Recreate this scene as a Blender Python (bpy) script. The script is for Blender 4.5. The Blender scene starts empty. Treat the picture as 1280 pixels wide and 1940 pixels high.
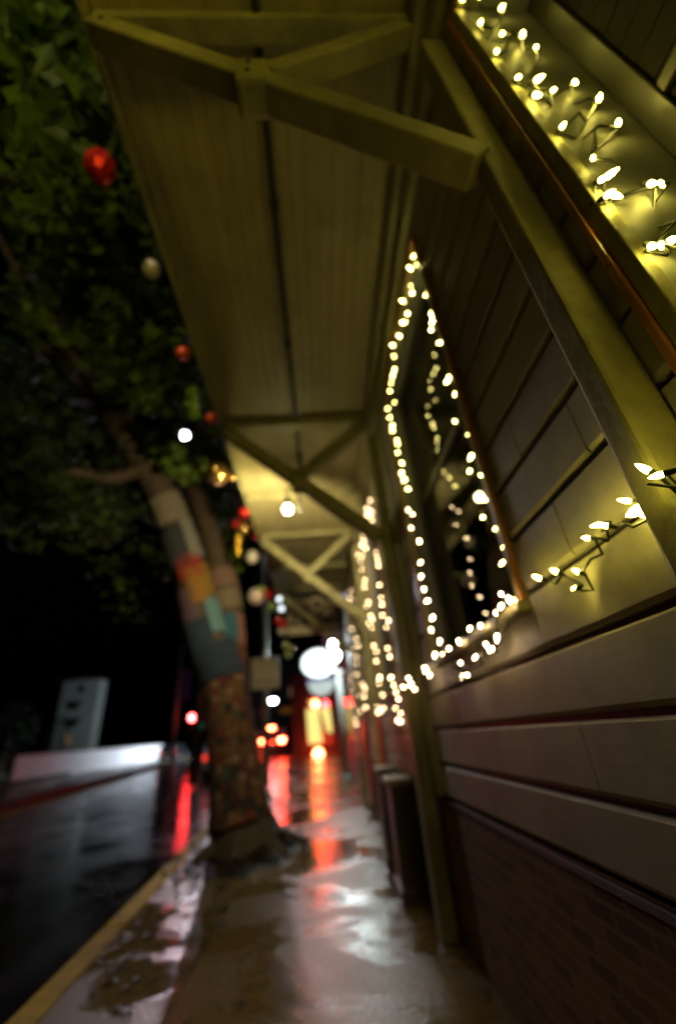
import bpy, bmesh, math, random
from mathutils import Vector, Matrix
random.seed(7)
S = 0.6            # metres per working unit
EYE = 1.57         # eye height in working units
C = bpy.context.scene.collection
scene = bpy.context.scene

# ------------------------------------------------------------------ camera model (photo survey)
CX, CY, F = 640.0, 960.0, 792.94
CM = Matrix(((0.9960826, 0.06265338, -0.06240203),
             (-0.02425291, -0.48505828, -0.87414545),
             (-0.08503679, 0.8722345, -0.48163859)))
def ray(px, py): return CM @ Vector((px - CX, -(py - CY), -F))
def on_x(px, py, X): r = ray(px, py); return r * (X / r.x)
def on_y(px, py, Y): r = ray(px, py); return r * (Y / r.y)
def on_z(px, py, Z): r = ray(px, py); return r * (Z / r.z)
def w(p): return Vector((p[0] * S, p[1] * S, (p[2] + EYE) * S))   # working units (eye = 0) to metres
def rise(y): return max(0.0, y - 18) * 0.012
GZ = -EYE

# ------------------------------------------------------------------ materials
def nm(name):
    m = bpy.data.materials.new(name); m.use_nodes = True
    nt = m.node_tree; b = nt.nodes['Principled BSDF']
    return m, nt, b
def paint(name, col, rough=0.45, noise=0.25, scale=6.0, bump=0.15, spec=0.5, metal=0.0, coat=0.0, stretch=None, stain=0.0):
    m, nt, b = nm(name)
    tc0 = nt.nodes.new('ShaderNodeTexCoord'); tc = tc0
    if stretch:
        tc = nt.nodes.new('ShaderNodeMapping'); tc.inputs['Scale'].default_value = stretch; nt.links.new(tc0.outputs['Object'], tc.inputs['Vector'])
        tc = type('o', (), {'outputs': {'Object': tc.outputs[0]}})
    n1 = nt.nodes.new('ShaderNodeTexNoise'); n1.inputs['Scale'].default_value = scale; n1.inputs['Detail'].default_value = 8; n1.inputs['Roughness'].default_value = 0.65
    nt.links.new(tc.outputs['Object'], n1.inputs['Vector'])
    cr = nt.nodes.new('ShaderNodeValToRGB')
    cr.color_ramp.elements[0].position = 0.3; cr.color_ramp.elements[1].position = 0.72
    d = [c * (1 - noise) for c in col]; l = [min(1, c * (1 + noise * .5)) for c in col]
    cr.color_ramp.elements[0].color = (*d, 1); cr.color_ramp.elements[1].color = (*l, 1)
    nt.links.new(n1.outputs['Fac'], cr.inputs['Fac']); nt.links.new(cr.outputs['Color'], b.inputs['Base Color'])
    if stain:
        ns = nt.nodes.new('ShaderNodeTexNoise'); ns.inputs['Scale'].default_value = 1.7; ns.inputs['Detail'].default_value = 9; ns.inputs['Roughness'].default_value = .72
        nt.links.new(tc0.outputs['Object'], ns.inputs['Vector'])
        sr = nt.nodes.new('ShaderNodeValToRGB'); sr.color_ramp.elements[0].position = .36; sr.color_ramp.elements[1].position = .52
        sr.color_ramp.elements[0].color = (1 - stain, 1 - stain, 1 - stain * 1.1, 1); sr.color_ramp.elements[1].color = (1, 1, 1, 1)
        nt.links.new(ns.outputs['Fac'], sr.inputs['Fac'])
        mm_ = nt.nodes.new('ShaderNodeMix'); mm_.data_type = 'RGBA'; mm_.blend_type = 'MULTIPLY'; mm_.inputs[0].default_value = 1
        nt.links.new(cr.outputs[0], mm_.inputs[6]); nt.links.new(sr.outputs[0], mm_.inputs[7]); nt.links.new(mm_.outputs[2], b.inputs['Base Color'])
    rm = nt.nodes.new('ShaderNodeMapRange'); rm.inputs['To Min'].default_value = max(0.03, rough - .12); rm.inputs['To Max'].default_value = min(1, rough + .12)
    nt.links.new(n1.outputs['Fac'], rm.inputs['Value']); nt.links.new(rm.outputs['Result'], b.inputs['Roughness'])
    if bump:
        n2 = nt.nodes.new('ShaderNodeTexNoise'); n2.inputs['Scale'].default_value = scale * 9; n2.inputs['Detail'].default_value = 5
        nt.links.new(tc.outputs['Object'], n2.inputs['Vector'])
        bp = nt.nodes.new('ShaderNodeBump'); bp.inputs['Strength'].default_value = bump; bp.inputs['Distance'].default_value = 0.01
        nt.links.new(n2.outputs['Fac'], bp.inputs['Height']); nt.links.new(bp.outputs['Normal'], b.inputs['Normal'])
    b.inputs['Specular IOR Level'].default_value = spec; b.inputs['Metallic'].default_value = metal; b.inputs['Coat Weight'].default_value = coat
    return m
def glow(name, col, strength):
    m, nt, b = nm(name)
    b.inputs['Base Color'].default_value = (0.02, 0.02, 0.02, 1)
    b.inputs['Emission Color'].default_value = (*col, 1); b.inputs['Emission Strength'].default_value = strength
    return m
def wet(name, dark, light, scale, r0, r1, bump, bscale, spec=0.5, coat=0.0, edge=.5, soft=1.0):
    """wet ground: patches of standing water between damp rough areas"""
    m, nt, b = nm(name)
    tc = nt.nodes.new('ShaderNodeTexCoord')
    n1 = nt.nodes.new('ShaderNodeTexNoise'); n1.inputs['Scale'].default_value = scale; n1.inputs['Detail'].default_value = 5
    nt.links.new(tc.outputs['Object'], n1.inputs['Vector'])
    n3 = nt.nodes.new('ShaderNodeTexNoise'); n3.inputs['Scale'].default_value = scale * 14; n3.inputs['Detail'].default_value = 8; n3.inputs['Roughness'].default_value = .7
    nt.links.new(tc.outputs['Object'], n3.inputs['Vector'])
    cr = nt.nodes.new('ShaderNodeValToRGB'); cr.color_ramp.elements[0].color = (*dark, 1); cr.color_ramp.elements[1].color = (*light, 1)
    cr.color_ramp.elements[0].position = .3; cr.color_ramp.elements[1].position = .75
    nt.links.new(n3.outputs['Fac'], cr.inputs['Fac']); nt.links.new(cr.outputs['Color'], b.inputs['Base Color'])
    n1.inputs['Detail'].default_value = 9; n1.inputs['Roughness'].default_value = .62; n1.inputs['Distortion'].default_value = .5
    rm = nt.nodes.new('ShaderNodeMapRange'); rm.inputs['From Min'].default_value = edge - .035 * soft; rm.inputs['From Max'].default_value = edge + .05 * soft
    rm.inputs['To Min'].default_value = r0; rm.inputs['To Max'].default_value = r1
    nt.links.new(n1.outputs['Fac'], rm.inputs['Value']); nt.links.new(rm.outputs['Result'], b.inputs['Roughness'])
    n2 = nt.nodes.new('ShaderNodeTexNoise'); n2.inputs['Scale'].default_value = bscale; n2.inputs['Detail'].default_value = 4
    nt.links.new(tc.outputs['Object'], n2.inputs['Vector'])
    bs = nt.nodes.new('ShaderNodeMapRange'); bs.inputs['From Min'].default_value = edge - .035 * soft; bs.inputs['From Max'].default_value = edge + .05 * soft
    bs.inputs['To Min'].default_value = bump * .3; bs.inputs['To Max'].default_value = bump
    nt.links.new(n1.outputs['Fac'], bs.inputs['Value'])
    bp = nt.nodes.new('ShaderNodeBump'); bp.inputs['Distance'].default_value = 0.01; nt.links.new(bs.outputs['Result'], bp.inputs['Strength'])
    nt.links.new(n2.outputs['Fac'], bp.inputs['Height']); nt.links.new(bp.outputs['Normal'], b.inputs['Normal'])
    b.inputs['Specular IOR Level'].default_value = spec; b.inputs['Coat Weight'].default_value = coat; b.inputs['Coat Roughness'].default_value = .12
    return m
M = {}
M['siding'] = paint('siding_paint', (0.37, 0.34, 0.27), 0.6, 0.14, 5, 0.09, 0.32, stretch=(1, .2, 1.3), stain=.28)
M['trim'] = paint('trim_paint', (0.36, 0.335, 0.15), 0.5, 0.25, 4, 0.2, stain=.3)
M['ceil'] = paint('canopy_paint', (0.34, 0.30, 0.14), 0.55, 0.25, 9, 0.1, stretch=(1, .05, 1), stain=.3)
M['timber'] = paint('timber_paint', (0.33, 0.31, 0.14), 0.55, 0.35, 6, 0.3, 0.35, stain=.4)
M['orange'] = paint('varnished_edge_wood', (0.42, 0.17, 0.035), 0.3, 0.3, 9, 0.1)
M['brownwood'] = paint('brown_frame_wood', (0.16, 0.10, 0.045), 0.4, 0.3, 5, 0.1)
M['sash'] = paint('dark_sash_paint', (0.022, 0.018, 0.009), 0.4, 0.2, 5, 0.1)
M['reveal'] = paint('reveal_grey_paint', (0.18, 0.18, 0.16), 0.55, 0.25, 3, 0.12)
M['pane_block'] = paint('pane_block_dark', (0.012, 0.010, 0.006), 0.8, 0.3, 5, 0.2, 0.2)  # for the dark boards added in place of the nearest pane
M['lining'] = paint('room_plaster', (0.42, 0.36, 0.22), 0.8, 0.2, 2, 0.05)
M['dark'] = paint('dark_iron', (0.02, 0.018, 0.014), 0.5, 0.3, 8, 0.1)
M['wire'] = paint('wire_green_black', (0.010, 0.013, 0.008), 0.45, 0.1, 20, 0)
M['steel'] = paint('galvanised_pole', (0.30, 0.30, 0.27), 0.45, 0.2, 6, 0.1, metal=.4)
M['white'] = paint('white_paint', (0.72, 0.73, 0.72), 0.5, 0.12, 3, 0.1)
M['whitewall'] = paint('white_wall_paint', (0.72, 0.72, 0.74), 0.7, 0.15, 0.7, 0.2)
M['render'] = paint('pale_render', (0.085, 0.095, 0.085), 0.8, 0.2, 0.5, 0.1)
M['roof'] = paint('roof_tile', (0.030, 0.022, 0.018), 0.7, 0.3, 2, 0.2)
M['stone'] = paint('cap_stone', (0.38, 0.33, 0.24), 0.6, 0.25, 7, 0.2)
M['pier'] = paint('pier_dark_paint', (0.07, 0.055, 0.03), 0.5, 0.3, 6, 0.1)
M['cream'] = paint('cream_sign_paint', (0.75, 0.63, 0.40), 0.5, 0.15, 5, 0.05)
M['board'] = paint('dark_sign_board', (0.03, 0.022, 0.014), 0.5, 0.3, 5, 0.1)
M['signtan'] = paint('sign_tan_face', (0.78, 0.68, 0.50), 0.5, 0.12, 8, 0.05)
M['yellowpaint'] = paint('kerb_yellow', (0.30, 0.20, 0.012), 0.75, 0.4, 6, 0.25, spec=.2)
M['redpaint'] = paint('kerb_red', (0.022, 0.009, 0.008), 0.7, 0.35, 3, 0.2)
M['pink'] = paint('red_door_paint', (0.55, 0.09, 0.10), 0.35, 0.15, 4, 0.05)
M['bark'] = paint('bark', (0.030, 0.020, 0.012), 0.85, 0.5, 9, 0.9)  # shade at the foot of the trunk is put into this dark tone
M['barklit'] = paint('bark_lit', (0.075, 0.050, 0.028), 0.85, 0.5, 9, 0.9)  # same bark, lightened in colour so stems and branches read as lit
M['soil'] = paint('wet_soil', (0.012, 0.009, 0.006), 0.45, 0.5, 8, 0.8)
M['grass'] = paint('bank_grass', (0.02, 0.03, 0.01), 0.8, 0.5, 4, 0.4)
M['asphalt'] = wet('wet_asphalt', (0.004, 0.004, 0.0045), (0.012, 0.012, 0.013), 0.9, 0.08, 0.22, 0.35, 34, spec=.2, soft=3)
M['concrete'] = wet('wet_concrete', (0.085, 0.058, 0.022), (0.19, 0.13, 0.052), 1.1, 0.07, 0.40, 0.6, 42, edge=.475, soft=1.6)
M['rough'] = wet('wet_broomed_concrete', (0.07, 0.05, 0.022), (0.15, 0.105, 0.048), 1.4, 0.07, 0.42, 0.5, 60, spec=.28, edge=.50, soft=1.3)
M['farwalk'] = wet('wet_far_concrete', (0.06, 0.05, 0.035), (0.13, 0.11, 0.08), 0.8, 0.2, 0.5, 0.2, 20)
M['linepaint'] = paint('road_line_yellow', (0.22, 0.16, 0.02), 0.5, 0.4, 3, 0.1)
M['carsilver'] = paint('car_silver', (0.42, 0.43, 0.45), 0.25, 0.05, 4, 0, metal=.6, coat=.8)
M['cardark'] = paint('car_dark', (0.02, 0.02, 0.025), 0.2, 0.05, 4, 0, coat=1)
M['glassdark'] = paint('car_glass', (0.01, 0.01, 0.012), 0.06, 0.05, 4, 0)
M['tyre'] = paint('tyre_rubber', (0.015, 0.015, 0.015), 0.7, 0.1, 10, 0.1)
M['facade'] = paint('street_facade', (0.022, 0.016, 0.014), 0.7, 0.3, 1, 0.2)
M['banner'] = paint('blue_banner', (0.03, 0.04, 0.22), 0.7, 0.1, 5, 0)
M['slate'] = paint('downpipe_grey', (0.36, 0.39, 0.37), 0.4, 0.15, 5, 0.05)

def glass_mat(name='window_glass'):
    m, nt, b = nm(name)
    b.inputs['Base Color'].default_value = (0.012, 0.011, 0.008, 1); b.inputs['Roughness'].default_value = 0.03
    b.inputs['IOR'].default_value = 1.52; b.inputs['Transmission Weight'].default_value = 0.0
    tr = nt.nodes.new('ShaderNodeBsdfTransparent'); tr.inputs['Color'].default_value = (.8, .82, .78, 1)
    gl = nt.nodes.new('ShaderNodeBsdfGlossy'); gl.inputs['Roughness'].default_value = 0.02
    fr = nt.nodes.new('ShaderNodeFresnel'); fr.inputs['IOR'].default_value = 1.42
    mx = nt.nodes.new('ShaderNodeMixShader'); nt.links.new(fr.outputs[0], mx.inputs[0])
    nt.links.new(tr.outputs[0], mx.inputs[1]); nt.links.new(gl.outputs[0], mx.inputs[2])
    nt.links.new(mx.outputs[0], nt.nodes['Material Output'].inputs['Surface'])
    return m
M['glass'] = glass_mat()

def brick_mat():
    m, nt, b = nm('brick_wall')
    tc = nt.nodes.new('ShaderNodeTexCoord'); mp = nt.nodes.new('ShaderNodeMapping')
    mp.inputs['Rotation'].default_value = (0, math.radians(90), 0)
    sx = nt.nodes.new('ShaderNodeSeparateXYZ'); cx = nt.nodes.new('ShaderNodeCombineXYZ')
    nt.links.new(tc.outputs['Object'], sx.inputs[0])
    nt.links.new(sx.outputs['Y'], cx.inputs['X']); nt.links.new(sx.outputs['Z'], cx.inputs['Y'])
    br = nt.nodes.new('ShaderNodeTexBrick'); br.inputs['Scale'].default_value = 1
    br.inputs['Brick Width'].default_value = .13; br.inputs['Row Height'].default_value = .043; br.inputs['Mortar Size'].default_value = .006
    br.inputs['Color1'].default_value = (0.22, 0.11, 0.03, 1); br.inputs['Color2'].default_value = (0.10, 0.045, 0.017, 1); br.inputs['Mortar'].default_value = (0.19, 0.135, 0.06, 1)
    nt.links.new(cx.outputs[0], br.inputs['Vector']); nt.links.new(br.outputs['Color'], b.inputs['Base Color'])
    bp = nt.nodes.new('ShaderNodeBump'); bp.inputs['Strength'].default_value = .8; bp.inputs['Distance'].default_value = .008; bp.invert = True
    nt.links.new(br.outputs['Fac'], bp.inputs['Height']); nt.links.new(bp.outputs['Normal'], b.inputs['Normal'])
    b.inputs['Roughness'].default_value = .85; b.inputs['Specular IOR Level'].default_value = .2
    return m
M['brick'] = brick_mat()

def leaf_mat(name, c0, c1):
    m, nt, b = nm(name)
    oi = nt.nodes.new('ShaderNodeNewGeometry')
    cr = nt.nodes.new('ShaderNodeValToRGB'); cr.color_ramp.elements[0].color = (*c0, 1); cr.color_ramp.elements[1].color = (*c1, 1)
    nt.links.new(oi.outputs['Random Per Island'], cr.inputs['Fac']); nt.links.new(cr.outputs['Color'], b.inputs['Base Color'])
    b.inputs['Roughness'].default_value = .55; b.inputs['Specular IOR Level'].default_value = .2
    tl = nt.nodes.new('ShaderNodeBsdfTranslucent'); nt.links.new(cr.outputs['Color'], tl.inputs['Color'])
    mx = nt.nodes.new('ShaderNodeMixShader'); mx.inputs[0].default_value = .35
    nt.links.new(b.outputs[0], mx.inputs[1]); nt.links.new(tl.outputs[0], mx.inputs[2])
    nt.links.new(mx.outputs[0], nt.nodes['Material Output'].inputs['Surface'])
    return m
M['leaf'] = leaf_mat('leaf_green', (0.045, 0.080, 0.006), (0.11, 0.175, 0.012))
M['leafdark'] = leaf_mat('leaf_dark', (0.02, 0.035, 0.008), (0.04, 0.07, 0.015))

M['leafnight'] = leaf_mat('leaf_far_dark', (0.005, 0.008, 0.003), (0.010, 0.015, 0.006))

def knit(name, col, scale=60):
    col = [c * .62 for c in col]
    m, nt, b = nm(name)
    tc = nt.nodes.new('ShaderNodeTexCoord')
    wv = nt.nodes.new('ShaderNodeTexWave'); wv.inputs['Scale'].default_value = scale; wv.inputs['Distortion'].default_value = 2; wv.inputs['Detail'].default_value = 2
    nt.links.new(tc.outputs['Object'], wv.inputs['Vector'])
    cr = nt.nodes.new('ShaderNodeValToRGB'); cr.color_ramp.elements[0].color = (*[c * .55 for c in col], 1); cr.color_ramp.elements[1].color = (*col, 1)
    nt.links.new(wv.outputs['Fac'], cr.inputs['Fac']); nt.links.new(cr.outputs['Color'], b.inputs['Base Color'])
    bp = nt.nodes.new('ShaderNodeBump'); bp.inputs['Strength'].default_value = .6; bp.inputs['Distance'].default_value = .006
    nt.links.new(wv.outputs['Fac'], bp.inputs['Height']); nt.links.new(bp.outputs['Normal'], b.inputs['Normal'])
    b.inputs['Roughness'].default_value = .95
    return m
def granny_mat():
    m, nt, b = nm('crochet_squares')
    tc = nt.nodes.new('ShaderNodeTexCoord')
    v = nt.nodes.new('ShaderNodeTexVoronoi'); v.inputs['Scale'].default_value = 12; v.distance = 'CHEBYCHEV'; v.inputs['Randomness'].default_value = .35
    nt.links.new(tc.outputs['Object'], v.inputs['Vector'])
    h = nt.nodes.new('ShaderNodeValToRGB'); h.color_ramp.interpolation = 'CONSTANT'
    cols = [(.09, .055, .025), (.11, .014, .012), (.012, .009, .007), (.15, .10, .07), (.03, .04, .038), (.10, .05, .01), (.07, .012, .02)]
    h.color_ramp.elements[0].color = (*cols[0], 1); h.color_ramp.elements[1].color = (*cols[-1], 1); h.color_ramp.elements[1].position = .88
    for i, c in enumerate(cols[1:-1]): e = h.color_ramp.elements.new(.14 * (i + 1)); e.color = (*c, 1)
    sp = nt.nodes.new('ShaderNodeSeparateColor'); nt.links.new(v.outputs['Color'], sp.inputs[0]); nt.links.new(sp.outputs[0], h.inputs['Fac'])
    r = nt.nodes.new('ShaderNodeValToRGB'); r.color_ramp.interpolation = 'CONSTANT'
    r.color_ramp.elements[0].color = (1, 1, 1, 1); r.color_ramp.elements[1].color = (.25, .2, .18, 1); r.color_ramp.elements[1].position = .42
    e = r.color_ramp.elements.new(.18); e.color = (.45, .12, .08, 1)
    e = r.color_ramp.elements.new(.28); e.color = (.9, .85, .7, 1)
    nt.links.new(v.outputs['Distance'], r.inputs['Fac'])
    mx = nt.nodes.new('ShaderNodeMix'); mx.data_type = 'RGBA'; mx.blend_type = 'MULTIPLY'; mx.inputs[0].default_value = 1
    nt.links.new(h.outputs[0], mx.inputs[6]); nt.links.new(r.outputs[0], mx.inputs[7]); nt.links.new(mx.outputs[2], b.inputs['Base Color'])
    b.inputs['Roughness'].default_value = .95
    return m
def shiny(name, col, rough=.12, metal=.85):
    m, nt, b = nm(name); b.inputs['Base Color'].default_value = (*col, 1); b.inputs['Roughness'].default_value = rough; b.inputs['Metallic'].default_value = metal
    n = nt.nodes.new('ShaderNodeTexNoise'); n.inputs['Scale'].default_value = 40
    bp = nt.nodes.new('ShaderNodeBump'); bp.inputs['Strength'].default_value = .08; nt.links.new(n.outputs['Fac'], bp.inputs['Height']); nt.links.new(bp.outputs['Normal'], b.inputs['Normal'])
    return m

Y_COL = (1.0, 0.82, 0.12); P_COL = (1.0, 0.70, 0.36)
M['bulb_near'] = glow('bulb_near_glow', Y_COL, 64)
M['bulb_yellow'] = glow('bulb_yellow_glow', (1.0, .84, .24), 34)
M['bulb_peach'] = glow('bulb_peach_glow', P_COL, 40)
M['lamp'] = glow('canopy_bulb_glow', (1.0, .84, .42), 110)
M['lampadded'] = glow('added_bulb_dim_glow', (1.0, .80, .2), 25)  # serves only the added canopy lamp out of view
M['street'] = glow('street_lamp_glow', (.86, .92, 1.0), 60)
M['farstreet'] = glow('far_lamp_glow', (.9, .94, 1.0), 60)
M['signwhite'] = glow('lit_sign_white', (.86, .97, 1.0), 2.6)
M['signdim'] = glow('lit_sign_lower', (.62, .72, .68), .75)
M['signblue'] = glow('lit_sign_blue', (.03, .08, .45), .5)
M['globe'] = glow('globe_lamp_glow', (.85, 1.0, .97), 200)
M['red'] = glow('red_signal_glow', (1.0, .03, .03), 110)
M['tail'] = glow('tail_lamp_glow', (1.0, .04, .014), 300)
M['taildim'] = glow('tail_lamp_dim', (1.0, .05, .02), 1.2)
M['greendim'] = glow('green_signal_dim', (.0, .25, .16), .35)
M['shopyellow'] = glow('lit_shop_yellow', (1.0, .86, .24), 1.15)
M['neonred'] = glow('neon_red_glow', (1.0, .03, .03), 40)
M['neonwarm'] = glow('neon_warm_glow', (1.0, .05, .015), 150)
M['violet'] = glow('violet_sign_glow', (.22, .12, 1.0), .7)
M['redsign'] = glow('dim_red_sign', (.35, .02, .03), .12)
M['orangesign'] = glow('dim_orange_sign', (.6, .2, .01), .12)
M['winlit'] = glow('dim_lit_window', (.8, .45, .2), .15)

# ------------------------------------------------------------------ mesh helpers (working units in, metres out)
class MB:
    def __init__(s): s.v = []; s.f = []
    def add(s, vs, fs):
        o = len(s.v); s.v += [Vector(a) for a in vs]; s.f += [tuple(i + o for i in f) for f in fs]; return s
    def box(s, x0, x1, y0, y1, z0, z1):
        return s.add([(x0, y0, z0), (x1, y0, z0), (x1, y1, z0), (x0, y1, z0), (x0, y0, z1), (x1, y0, z1), (x1, y1, z1), (x0, y1, z1)],
                     [(0, 3, 2, 1), (4, 5, 6, 7), (0, 1, 5, 4), (1, 2, 6, 5), (2, 3, 7, 6), (3, 0, 4, 7)])
    def beam(s, a, b, wd, ht, up=(0, 1, 0)):
        a, b = Vector(a), Vector(b); d = (b - a).normalized(); u = Vector(up); u = (u - d * u.dot(d)).normalized(); r = d.cross(u)
        vs = [p + r * (i * ht / 2) + u * (j * wd / 2) for p in (a, b) for i, j in ((-1, -1), (1, -1), (1, 1), (-1, 1))]
        return s.add(vs, [(0, 1, 2, 3), (7, 6, 5, 4), (0, 4, 5, 1), (1, 5, 6, 2), (2, 6, 7, 3), (3, 7, 4, 0)])
    def tube(s, pts, rad, n=8, cap=True):
        pts = [Vector(p) for p in pts]; rr = rad if isinstance(rad, (list, tuple)) else [rad] * len(pts)
        o = len(s.v); ref = None
        for i, p in enumerate(pts):
            d = (pts[min(i + 1, len(pts) - 1)] - pts[max(i - 1, 0)])
            d = d.normalized() if d.length > 1e-9 else Vector((0, 0, 1))
            if ref is None: ref = Vector((1, 0, 0)) if abs(d.x) < .8 else Vector((0, 1, 0))
            u = (ref - d * ref.dot(d)).normalized(); v = d.cross(u); ref = u
            for k in range(n):
                t = 2 * math.pi * k / n; s.v.append(p + u * (math.cos(t) * rr[i]) + v * (math.sin(t) * rr[i]))
        for i in range(len(pts) - 1):
            for k in range(n):
                a = o + i * n + k; b = o + i * n + (k + 1) % n; s.f.append((a, b, b + n, a + n))
        if cap:
            s.f.append(tuple(o + k for k in reversed(range(n)))); e = o + (len(pts) - 1) * n; s.f.append(tuple(e + k for k in range(n)))
        return s
    def ball(s, c, r, n=16, m=10, sc=(1, 1, 1)):
        c = Vector(c); vs = []; fs = []
        for i in range(m + 1):
            t = math.pi * i / m
            for k in range(n):
                a = 2 * math.pi * k / n; vs.append(c + Vector((math.sin(t) * math.cos(a) * r * sc[0], math.sin(t) * math.sin(a) * r * sc[1], math.cos(t) * r * sc[2])))
        for i in range(m):
            for k in range(n): fs.append((i * n + k, (i + 1) * n + k, (i + 1) * n + (k + 1) % n, i * n + (k + 1) % n))
        return s.add(vs, fs)
    def lathe(s, c, prof, n=12, axis=(0, 0, 1)):
        c = Vector(c); ax = Vector(axis).normalized(); u = ax.orthogonal().normalized(); v = ax.cross(u); vs = []; fs = []
        for r, h in prof:
            for k in range(n): a = 2 * math.pi * k / n; vs.append(c + ax * h + (u * math.cos(a) + v * math.sin(a)) * r)
        for i in range(len(prof) - 1):
            for k in range(n): fs.append((i * n + k, i * n + (k + 1) % n, (i + 1) * n + (k + 1) % n, (i + 1) * n + k))
        fs.append(tuple(reversed(range(n)))); fs.append(tuple((len(prof) - 1) * n + k for k in range(n)))
        return s.add(vs, fs)
    def prism(s, outline, y0, y1):         # outline in x,z ; extruded along y
        n = len(outline); vs = [(x, y0, z) for x, z in outline] + [(x, y1, z) for x, z in outline]
        return s.add(vs, [tuple(range(n)), tuple(reversed(range(n, 2 * n)))] + [((i + 1) % n, i, n + i, n + (i + 1) % n) for i in range(n)])
    def prism_x(s, outline, x0, x1):       # outline in y,z ; extruded along x
        n = len(outline); vs = [(x0, a, b) for a, b in outline] + [(x1, a, b) for a, b in outline]
        return s.add(vs, [tuple(reversed(range(n))), tuple(range(n, 2 * n))] + [(i, (i + 1) % n, n + (i + 1) % n, n + i) for i in range(n)])
    def build(s, name, mat, parent=None, bevel=0.0, smooth=False):
        me = bpy.data.meshes.new(name); base = parent.matrix_world.translation if False else Vector((0, 0, 0))
        off = parent['_o'] if parent is not None and '_o' in parent else None
        o3 = Vector(off) if off is not None else Vector((0, 0, 0))
        me.from_pydata([tuple(w(p) - o3) for p in s.v], [], s.f)
        bm = bmesh.new(); bm.from_mesh(me); bmesh.ops.recalc_face_normals(bm, faces=bm.faces); bm.to_mesh(me); bm.free()
        me.materials.append(mat)
        if smooth:
            for p in me.polygons: p.use_smooth = True
        o = bpy.data.objects.new(name, me); C.objects.link(o)
        if parent is not None: o.parent = parent
        if off is not None: o['_o'] = tuple(o3)
        if bevel:
            b = o.modifiers.new('edge', 'BEVEL'); b.width = bevel * S; b.segments = 2; b.limit_method = 'ANGLE'
        return o
def tag(o, label, cat, group=None):
    o['label'] = label; o['category'] = cat
    if group: o['group'] = group
    return o
def thing(name, label, cat, loc, group=None):
    o = bpy.data.objects.new(name, None); C.objects.link(o); o.empty_display_size = .1
    p = w(loc); o.location = p; o['_o'] = tuple(p)
    return tag(o, label, cat, group)
def struct(o, kind='structure'): o['kind'] = kind; return o

# ------------------------------------------------------------------ ground
def kx(y): return -2.07 - 0.0735 * y        # kerb line
KERB = [-8, -2, 4, 10, 16, 22, 30, 40, 55, 75, 110, 160]
RZ = GZ - .22
mb = MB()
ys = [-20, 0, 9, 18, 40, 80, 160, 330]
vs = []; fs = []
for y in ys: vs += [(-160, y, RZ + rise(y)), (40, y, RZ + rise(y))]
for i in range(len(ys) - 1): fs.append((2 * i, 2 * i + 1, 2 * i + 3, 2 * i + 2))
struct(mb.add(vs, fs).build('road', M['asphalt']))
def strip(fa, fb, z, ysl, depth=.3):
    m = MB(); v = []; f = []
    for y in ysl:
        v += [(fa(y), y, z + rise(y)), (fb(y), y, z + rise(y)), (fa(y), y, z - depth + rise(y)), (fb(y), y, z - depth + rise(y))]
    for i in range(len(ysl) - 1):
        a = 4 * i; b = a + 4
        f += [(a, a + 1, b + 1, b), (a, b, b + 2, a + 2), (a + 1, a + 3, b + 3, b + 1)]
    f.append((0, 2, 3, 1)); e = 4 * (len(ysl) - 1); f.append((e, e + 1, e + 3, e + 2))
    return m.add(v, f)
# pavement laid as slabs with tooled joints
sw = MB(); ks = MB()
joints = [-8, -3.4, 1.0, 3.35, 5.65, 8.0, 10.4, 12.8, 15.2, 17.6, 20, 24, 28, 33, 40, 50, 70, 110, 160]
for a, b in zip(joints, joints[1:]):
    g = .022
    ysl = [a + g / 2, (a + b) / 2, b - g / 2]
    s_ = strip(lambda y: -1.16 - .012 * y + .008, lambda y: 2.6, GZ, ysl, .1); sw.add(s_.v, s_.f)
    s_ = strip(lambda y: kx(y) + .25, lambda y: -1.16 - .012 * y, GZ, ysl, .1); ks.add(s_.v, s_.f)
struct(sw.build('sidewalk', M['concrete']))
struct(ks.build('kerbside_paving', M['rough']))
struct(strip(lambda y: kx(y) + .1, lambda y: 2.6, GZ - .03, KERB, .25).build('sidewalk_base', M['soil']))
k1 = MB()
for a, b in ((-8, 1.6), (1.62, 6.2), (6.24, 12.4)):
    s_ = strip(kx, lambda y: kx(y) + .24, GZ + .012, [a, b], .3); k1.add(s_.v, s_.f)
struct(k1.build('yellow_kerb', M['yellowpaint'], bevel=.03))
struct(strip(kx, lambda y: kx(y) + .24, GZ + .008, [12.42, 18, 30, 50, 90, 160], .3).build('grey_kerb', M['farwalk'], bevel=.03))
# far side of the street
def fkx(y): return -12.5 - .14 * y
struct(strip(lambda y: fkx(y) - .35, fkx, GZ + .05, [10, 18, 40, 80, 160, 300], .35).build('red_kerb', M['redpaint']))
struct(strip(lambda y: fkx(y) - 9, lambda y: fkx(y) - .37, GZ + .045, [10, 18, 40, 80, 160, 300], .35).build('far_sidewalk', M['farwalk']))
struct(strip(lambda y: fkx(y) - 90, lambda y: fkx(y) - 9.02, GZ + .3, [10, 18, 40, 80, 160, 300], .6).build('bank', M['grass']))
struct(strip(lambda y: fkx(y) + 1.1, lambda y: fkx(y) + 1.5, RZ + .012, [8, 18, 40, 80, 160], .01).build('road_marking', M['linepaint']))

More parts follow.
